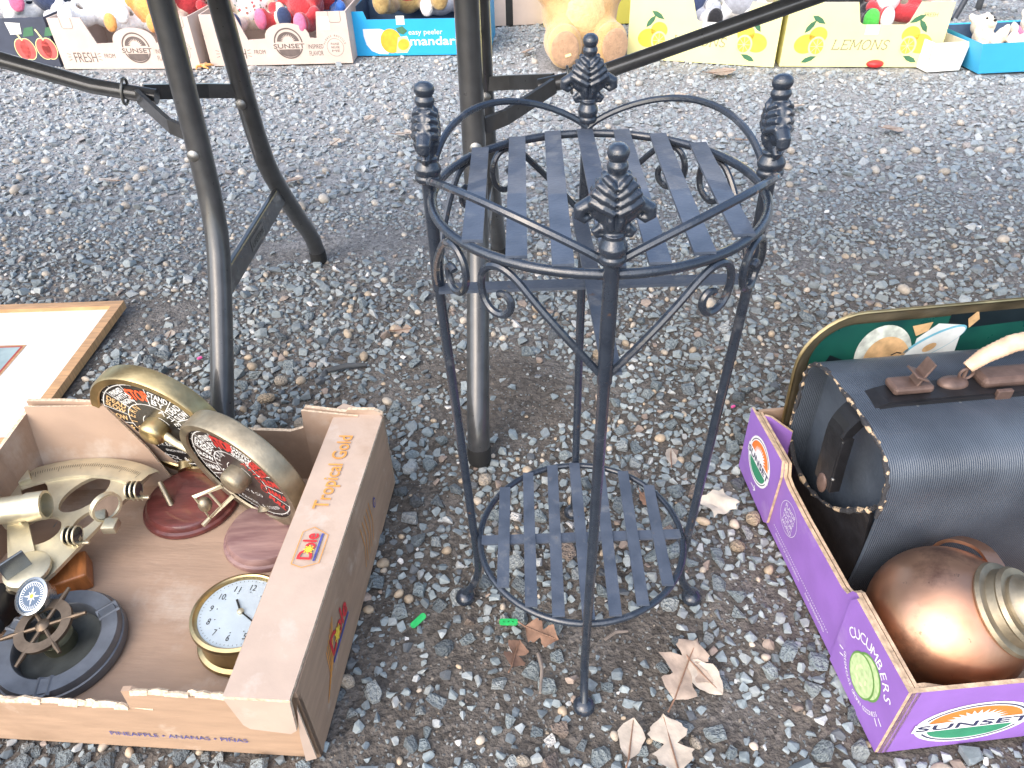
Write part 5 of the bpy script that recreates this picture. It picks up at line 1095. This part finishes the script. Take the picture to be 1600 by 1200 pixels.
def plaid(name):
    m = bpy.data.materials.new(name); m.use_nodes = True; n, l = m.node_tree.nodes, m.node_tree.links; b = n['Principled BSDF']
    tc = n.new('ShaderNodeTexCoord'); col = None
    fac = []
    for ax_ in 'XZ':
        w_ = n.new('ShaderNodeTexWave'); w_.bands_direction = ax_; w_.inputs['Scale'].default_value = 9; l.new(tc.outputs['Object'], w_.inputs['Vector']); g_ = n.new('ShaderNodeMath'); g_.operation = 'GREATER_THAN'; g_.inputs[1].default_value = .72; l.new(w_.outputs['Fac'], g_.inputs[0]); fac.append(g_)
    a = n.new('ShaderNodeMath'); a.operation = 'ADD'; l.new(fac[0].outputs[0], a.inputs[0]); l.new(fac[1].outputs[0], a.inputs[1]); h = n.new('ShaderNodeMath'); h.operation = 'MULTIPLY'; h.inputs[1].default_value = .5; l.new(a.outputs[0], h.inputs[0])
    mx = n.new('ShaderNodeMix'); mx.data_type = 'RGBA'; mx.inputs['A'].default_value = (.50, .03, .05, 1); mx.inputs['B'].default_value = (.10, .12, .10, 1); l.new(h.outputs[0], mx.inputs['Factor']); l.new(mx.outputs['Result'], b.inputs['Base Color']); b.inputs['Roughness'].default_value = .9; return m
dots = spotted('dotted_cotton', (.78, .77, .75), ((.6, .08, .1), (.1, .3, .2)), 55); plaid_m = plaid('red_plaid')
def blob(parts, m, name, parent, vox=.009, sm=3):
    mb = MB()
    for c, r, *e in parts:
        M = T(*c) @ (Euler(e[0]).to_matrix().to_4x4() if e else Matrix.Identity(4)); mb.add(ell(*r, 16, 10), 0, M)
    return obj(name, remeshed(mb, name, m, vox, sm), parent)
def plush(name, M, s, m_body, m_cloth, m_foot, label, ears=True, cat='plush toy', m_head=None, group='plush toys heaped in the fruit boxes'):
    """seated soft toy, about 0.36*s tall: one continuous body, clothes, soles and a face as parts"""
    E_ = empty(name, M @ SC(s, s, s), label, cat, group)
    P_ = [((0, 0, .09), (.075, .065, .095)), ((0, -.005, .215), (.072, .066, .066))]
    for q in (-1, 1): P_ += [((q * .075, -.075, .035), (.035, .085, .035), (0, 0, q * .35)), ((q * .105, -.150, .045), (.032, .026, .044)), ((q * .085, -.035, .125), (.028, .030, .075), (.5, q * .5, 0)), ((q * .110, -.075, .075), (.026, .028, .028))]
    if ears:
        for q in (-1, 1): P_.append(((q * .055, .005, .272), (.026, .014, .028)))
    bd = blob(P_, m_body, 'body', E_)
    if m_cloth: blob([((0, 0, .092), (.081, .071, .082)), ((-.08, -.03, .13), (.034, .036, .055), (.5, -.5, 0)), ((.08, -.03, .13), (.034, .036, .055), (.5, .5, 0))], m_cloth, 'clothes', E_)
    for q in (-1, 1): blob([((q * .107, -.163, .045), (.033, .018, .044))], m_foot, 'foot', E_, .008)
    blob([((0, -.062, .198), (.032, .026, .024))], m_head or m_foot, 'muzzle', E_, .006)
    for q in (-1, 1): MB().add(ell(.007, .006, .007, 10, 8, (q * .026, -.064, .232)), 0, None, True).build('eye', rubber, E_)
    MB().add(ell(.011, .008, .008, 10, 8, (0, -.088, .205)), 0, None, True).build('nose', rubber, E_)
    return E_
# (name, x, y, z, turn, tilt, size, body, clothes, feet, label)
TOYS = [('plush_cat', -2.28, 3.66, .09, 20, -20, 1.0, f_white, f_white, f_pink, 'white plush toy with pink feet in the dark apple print carton'),
 ('plush_dog', -2.05, 3.72, .10, -15, 10, 1.0, f_white, f_navy, f_white, 'white plush dog with navy jacket beside the dark carton'),
 ('plush_rabbit', -1.78, 3.60, .07, 10, -12, 1.05, f_white, None, f_white, 'plain white plush rabbit in the first brown fruit tray'),
 ('plush_cat', -1.56, 3.56, .05, -12, -10, .95, f_white, f_orange, f_orange, 'white and orange plush cat in the first brown fruit tray'),
 ('plush_bear', -1.40, 3.62, .09, 30, 15, .9, f_cream, f_red, f_cream, 'cream plush bear in red clothes in the first brown fruit tray'),
 ('rag_doll', -1.10, 3.54, .05, 25, -8, 1.0, f_cream, dots, f_navy, 'rag doll in dotted dress with navy shoes in brown fruit tray'),
 ('rag_doll', -.86, 3.53, .05, -30, -5, 1.05, f_red, f_red, f_pink, 'red limbed soft doll slumped in brown fruit tray'),
 ('soft_doll', -.76, 3.66, .09, -25, 20, .95, f_blue, f_red, f_red, 'blue and red soft doll behind the red limbed doll'),
 ('rag_doll', -1.25, 3.66, .10, 15, 12, .9, f_red, f_white, f_blue, 'red and white soft doll behind the dotted rag doll'),
 ('plush_lion', -.42, 3.68, .07, 10, -10, 1.2, f_tan, plaid_m, f_tan, 'golden shaggy plush lion in red plaid in the mandarin box'),
 ('plush_bear', -.17, 3.66, .06, -20, -5, 1.0, f_grey, None, f_white, 'pale grey plush bear in the mandarin box'),
 ('soft_doll', .80, 3.36, .05, -10, -5, 1.0, f_grey, f_navy, f_black, 'soft doll in dark jacket in the lemon carton by the bear'),
 ('plush_dog', 1.02, 3.33, .07, -25, 8, 1.0, f_white, f_grey, f_white, 'white plush dog in grey clothes in the lemon carton by the bear'),
 ('plush_penguin', 1.37, 3.24, .04, -5, -8, 1.05, f_black, f_black, f_green, 'black plush penguin with green feet in the lemon carton by the white carton'),
 ('plush_bear', 1.57, 3.24, .06, 20, -5, 1.0, f_red, f_white, f_white, 'red and white plush bear in the lemon carton by the white carton'),
 ('plush_rabbit', 1.94, 2.98, -.035, 15, -38, .66, f_cream, f_cream, f_cream, 'cream plush rabbit lying in the blue flared tray'),
 ('plush_pig', 2.09, 3.00, -.035, -25, -35, .66, f_cream, f_pink, f_white, 'cream plush in pink dress lying in the blue flared tray'),
 ('plush_bear', 2.33, 3.28, .0, 0, 5, 1.1, f_brown, f_red, f_brown, 'brown plush bear in red coat behind the blue flared tray')]
for nm, x, y, z, tn, tl, sz, a, b_, c, lab in TOYS:
    plush(nm, T(x, y + .09, z + .045) @ RZ(R(tn)) @ RX(R(tl)), sz, a, b_, c, lab)
# the big teddy bear seated on the gravel
TB = empty('teddy_bear', T(.335, 3.395, 0) @ RZ(R(6)), 'large honey coloured teddy bear sitting on the gravel', 'teddy bear')
P_ = [((0, 0, .20), (.165, .14, .20)), ((0, 0, .33), (.14, .12, .12)), ((0, -.02, .50), (.145, .13, .13))]
for q in (-1, 1): P_ += [((q * .095, -.10, .085), (.075, .13, .08), (0, 0, q * .12)), ((q * .095, -.185, .085), (.074, .05, .088), (0, 0, q * .15)), ((q * .165, -.04, .29), (.05, .055, .14), (.35, q * .55, 0)), ((q * .12, .01, .60), (.05, .025, .05))]
blob(P_, f_bear, 'body', TB, .012, 4)
blob([((0, -.05, .19), (.115, .10, .15))], f_belly, 'belly', TB, .012)
for q in (-1, 1):
    so = MB().add(ell(.056, .012, .068, 24, 10, (0, 0, 0)), 0, T(q * .102, -.230, .086) @ RZ(q * .15), True).build('sole', f_sole, TB)
    if q < 0: P = Print(T(q * .102, -.230, .086) @ RZ(q * .15) @ frame((.012, -.0125, -.02), Vector((1, 0, .3)).normalized(), Vector((-.3, 0, 1)).normalized(), Vector((0, -1, 0)))); P.poly([(-.012, -.005), (.012, -.005), (.012, .005), (-.012, .005)], lemon_l, 2); P.build('tag', so)
blob([((0, -.135, .465), (.06, .05, .045))], f_belly, 'muzzle', TB, .01)
for q in (-1, 1): MB().add(ell(.013, .01, .013, 12, 8, (q * .05, -.135, .53)), 0, None, True).build('eye', rubber, TB)
MB().add(ell(.02, .014, .015, 12, 8, (0, -.183, .485)), 0, None, True).build('nose', rubber, TB)
# steel leg frame of another stall at the far right
FT = empty('stall_frame', T(2.28, 3.85, 0), 'grey steel stall frame standing behind the blue tray', 'stall frame')
MB().add(tube([(-.12, -.05, 0), (.10, .15, .30)], .014, 12), 0, None, True).build('strut', steel_dark, FT)
MB().add(tube([(.02, .0, .14), (.42, -.28, .03)], 0, flat=(.055, .03, (0, 0, 1)))).build('rail', steel_grey, FT)
MB().add(tube([(.42, -.28, 0), (.42, -.28, .5)], .016, 12), 0, None, True).build('post', steel_grey, FT)
MB().add(tube([(.10, .15, 0), (.10, .15, .5)], .016, 12), 0, None, True).build('post', steel_grey, FT)

# ------------------------------------------------------------------ litter on the gravel
leafm = mat('dry_leaf', (.33, .255, .20), .75, 0, .25, 60, bump=.0006, bscale=180); leafp = mat('pale_dry_leaf', (.45, .38, .305), .7, 0, .18, 60, bump=.0006, bscale=180); leafb = mat('brown_dry_leaf', (.22, .125, .08), .75, 0, .3, 60, bump=.0006, bscale=180)
def oak_leaf(L, seed, lobes=3, curl=.25, plain=False):
    g = random.Random(seed); pts = []
    N_ = 20 if not plain else 10
    for i in range(N_ + 1):
        t = i / N_; w0 = .30 * sin(pi * min(1, t * 1.02)) ** .7 + .01
        w_ = w0 * ((.32 + 1.0 * abs(sin(t * pi * lobes))) if not plain else 1) * g.uniform(.85, 1.15); pts.append((t, w_))
    v = []; f = []
    for t, w_ in pts:
        for q in (-1, -.5, 0, .5, 1):
            x = t * L; y = q * w_ * L; z = curl * L * ((t - .5) ** 2 * .7 + abs(q) * w_ * .55) + L * .02 * sin(7 * t + 3 * q + seed)
            v.append((x - L / 2, y, z))
    for i in range(N_):
        for j in range(4): f.append((i * 5 + j, i * 5 + j + 1, (i + 1) * 5 + j + 1, (i + 1) * 5 + j))
    return v, f
def leaf(x, y, z, L, rot, m, label, seed, tilt=(0, 0), lobes=3, plain=False, curl=.25, group=None):
    E_ = empty('dry_leaf', T(x, y, z) @ RZ(R(rot)) @ RX(R(tilt[0])) @ RY(R(tilt[1])), label, 'leaf', group)
    mb = MB().add(oak_leaf(L, seed, lobes, curl, plain), 0, None, True); mb.build('blade', m, E_)
    MB().add(tube([(-L * .72, .002, L * .1), (-L * .5, 0, curl * L * .2), (0, 0, .001), (L * .45, 0, curl * L * .13)], [.0011, .0011, .0009, .0005], 6), 0, None, True).build('stem', leafb, E_); return E_
leaf(.205, .503, .012, .085, 62, leafm, 'tan curled oak leaf right of the front stand foot', 1, (12, -10), 3)
leaf(.228, .492, .010, .055, -55, leafp, 'pale pointed leaf tucked under the tan curled oak leaf', 2, (8, 5), 1, True)
leaf(.170, .413, .008, .070, 95, leafp, 'pale lobed oak leaf lying flat before the plant stand', 3, (0, 0), 2, curl=.12)
leaf(.125, .420, .008, .050, 75, leafp, 'slim pale leaf beside the flat lobed oak leaf', 4, (5, 0), 2, True, curl=.12)
leaf(.028, .562, .009, .048, -25, leafb, 'brown leaf beside the lying green clip', 5, (15, 5), 2)
leaf(-.008, .532, .010, .045, 70, leafb, 'brown crumpled leaf below the lying green clip', 6, (25, 10), 2, curl=.5)
leaf(.259, .885, .010, .040, 80, leafp, 'small pale leaf standing in gravel near the purple box', 7, (30, 0), 1, True)
leaf(.205, .790, .010, .035, -60, leafb, 'small brown leaf under the lower shelf of the stand', 8, (10, 0), 1, True)
LEAFL = ['tan leaf on the gravel behind the left table leg', 'pale leaf on the gravel left of the left table leg', 'pale leaf between framed print and left table leg', 'tan leaf on gravel between the two table legs', 'large tan leaf in front of the lemon carton by the bear', 'pale leaf on gravel left of the right table posts', 'pale leaf standing upright on the open gravel', 'long pale leaf in the open gravel behind the plant stand', 'tan leaf on the open gravel right of the stand', 'tan leaf by the left foot of the teddy bear',
         'tan leaf on gravel before the blue flared tray', 'small pale leaf on the open gravel behind the left table', 'pale leaf on gravel before the lemon cartons', 'tan leaf between mandarin box and teddy bear', 'pale leaf before the brown fruit trays', 'small tan leaf on gravel behind the right table brace']
for i, (x, y, L, r_, m) in enumerate(((-.623, 2.095, .06, 20, leafm), (-1.186, 2.141, .07, 160, leafp), (-.713, 1.298, .035, 100, leafp), (-.224, 1.286, .04, 10, leafm), (.867, 3.03, .12, 15, leafm), (-.33, 2.46, .07, 30, leafp), (-.47, 2.63, .06, 80, leafp), (.62, 2.75, .09, 170, leafp), (1.25, 2.35, .08, 10, leafm), (.30, 3.25, .06, 40, leafm), (1.85, 2.45, .07, 80, leafm), (-.55, 2.4, .05, 60, leafp), (1.02, 2.6, .07, 20, leafp), (.12, 3.45, .07, 50, leafm), (-1.0, 3.25, .06, 20, leafp), (.75, 2.3, .05, 130, leafm))):
    leaf(x, y, .012, L, r_, m, LEAFL[i], 20 + i, (rnd.uniform(-15, 15), rnd.uniform(-10, 10)), 2, i % 2 == 0, group='fallen leaves on the gravel')
st_ = MB()
for i in range(5): a = R(72 * i + 10); st_.add(tube([(0, 0, .012), (.03 * cos(a), .03 * sin(a), .014), (.045 * cos(a + .3), .045 * sin(a + .3), .006)], [.008, .006, .003], 8), 0, None, True)
tag(obj('withered_flower', remeshed(st_, 'withered_flower', f_orange, .003, 2), None, T(-1.285, 3.385, 0)), 'small orange withered flower between the two brown fruit trays', 'flower')
clip_m = mat('green_plastic', (.025, .45, .11), .45, 0, .2, 90, coat=.1, stain=(((.10, .12, .07), 90, .55, .68),))
for x, y, r_, tl, lab in ((-.138, .591, 48, 14, 'bright green plastic clip standing on edge in the dirt'), (-.015, .583, -3, 0, 'bright green plastic clip with holes lying on the gravel')):
    mb = MB(); hole = [oval(q * .006, 0, .0013, .0013, 0, 10) for q in (-1, 0, 1)]
    add_prism(mb, rrect(-.0125, -.0042, .0125, .0042, .0035, 5), .003, Matrix.Identity(4), hole if tl == 0 else ()); o = mb.build('plastic_clip', clip_m, None, T(x, y, .0045) @ RZ(R(r_)) @ RX(R(tl * 3))); tag(o, lab, 'clip')
pp = []
v = []; f = []
for i in range(7):
    for j in range(7): x, y = (i / 6 - .5) * .050, (j / 6 - .5) * .042; v.append((x + .004 * sin(j), y + .003 * sin(i * 2), .004 + .003 * sin(i * 1.3 + j * .7)))
for i in range(6):
    for j in range(6):
        if (i, j) not in ((5, 0), (0, 5)): f.append((i * 7 + j, (i + 1) * 7 + j, (i + 1) * 7 + j + 1, i * 7 + j + 1))
tag(MB().add((v, f), 0, None, True).build('paper_scrap', mat('stained_paper', (.58, .52, .42), .8, 0, .2, 30), None, T(.313, .780, .008) @ RZ(R(25)) @ RX(R(6))), 'crumpled beige paper scrap on gravel by the purple box', 'paper')
twig = mat('grey_twig', (.19, .155, .13), .85, 0, .3, 60, bump=.0006, bscale=200)
for pts, lab in ((((.022, .535, .006), (.026, .512, .009), (.022, .480, .007)), 'short straight twig lying left of the front stand foot'), (((.110, .552, .006), (.125, .560, .010), (.142, .562, .008)), 'short twig lying right of the front stand leg')):
    b0 = Vector(pts[0]); tag(MB().add(tube([Vector(q) - b0 for q in pts], [.0022, .0025, .0016], 7), 0, None, True).build('twig', twig, None, T(*b0)), lab, 'twig')
tag(MB().add(tube([(0, 0, 0), (.035, .008, .004), (.075, .012, .002)], [.005, .006, .003], 9), 0, None, True).build('stick', mat('blue_black_stick', (.07, .075, .08), .8), None, T(-.36, 1.165, .003)), 'dark flattened stick lying on the gravel behind the pineapple box', 'stick')
pinkm = mat('pink_plastic', (.70, .10, .30), .4)
tag(MB().add(box(.010, .006, .004, (0, 0, .004), .001), 0, RZ(.7)).build('plastic_bit', pinkm, None, T(-.626, 1.215, .004)), 'tiny pink plastic bit by the left table leg', 'plastic bit')
tag(MB().add(box(.008, .004, .004, (0, 0, .004), .001), 0, RZ(.4)).build('plastic_bit', pinkm, None, T(.395, 1.01, .004)), 'tiny pink plastic bit behind the purple box', 'plastic bit')
tag(MB().add(ell(.035, .03, .016, 16, 10, (0, 0, .012)), 0, None, True).build('red_ball', mat('red_plastic', (.65, .03, .03), .4), None, T(1.49, 3.085, .0)), 'flat red plastic lid under the lemon carton by the white carton', 'lid')
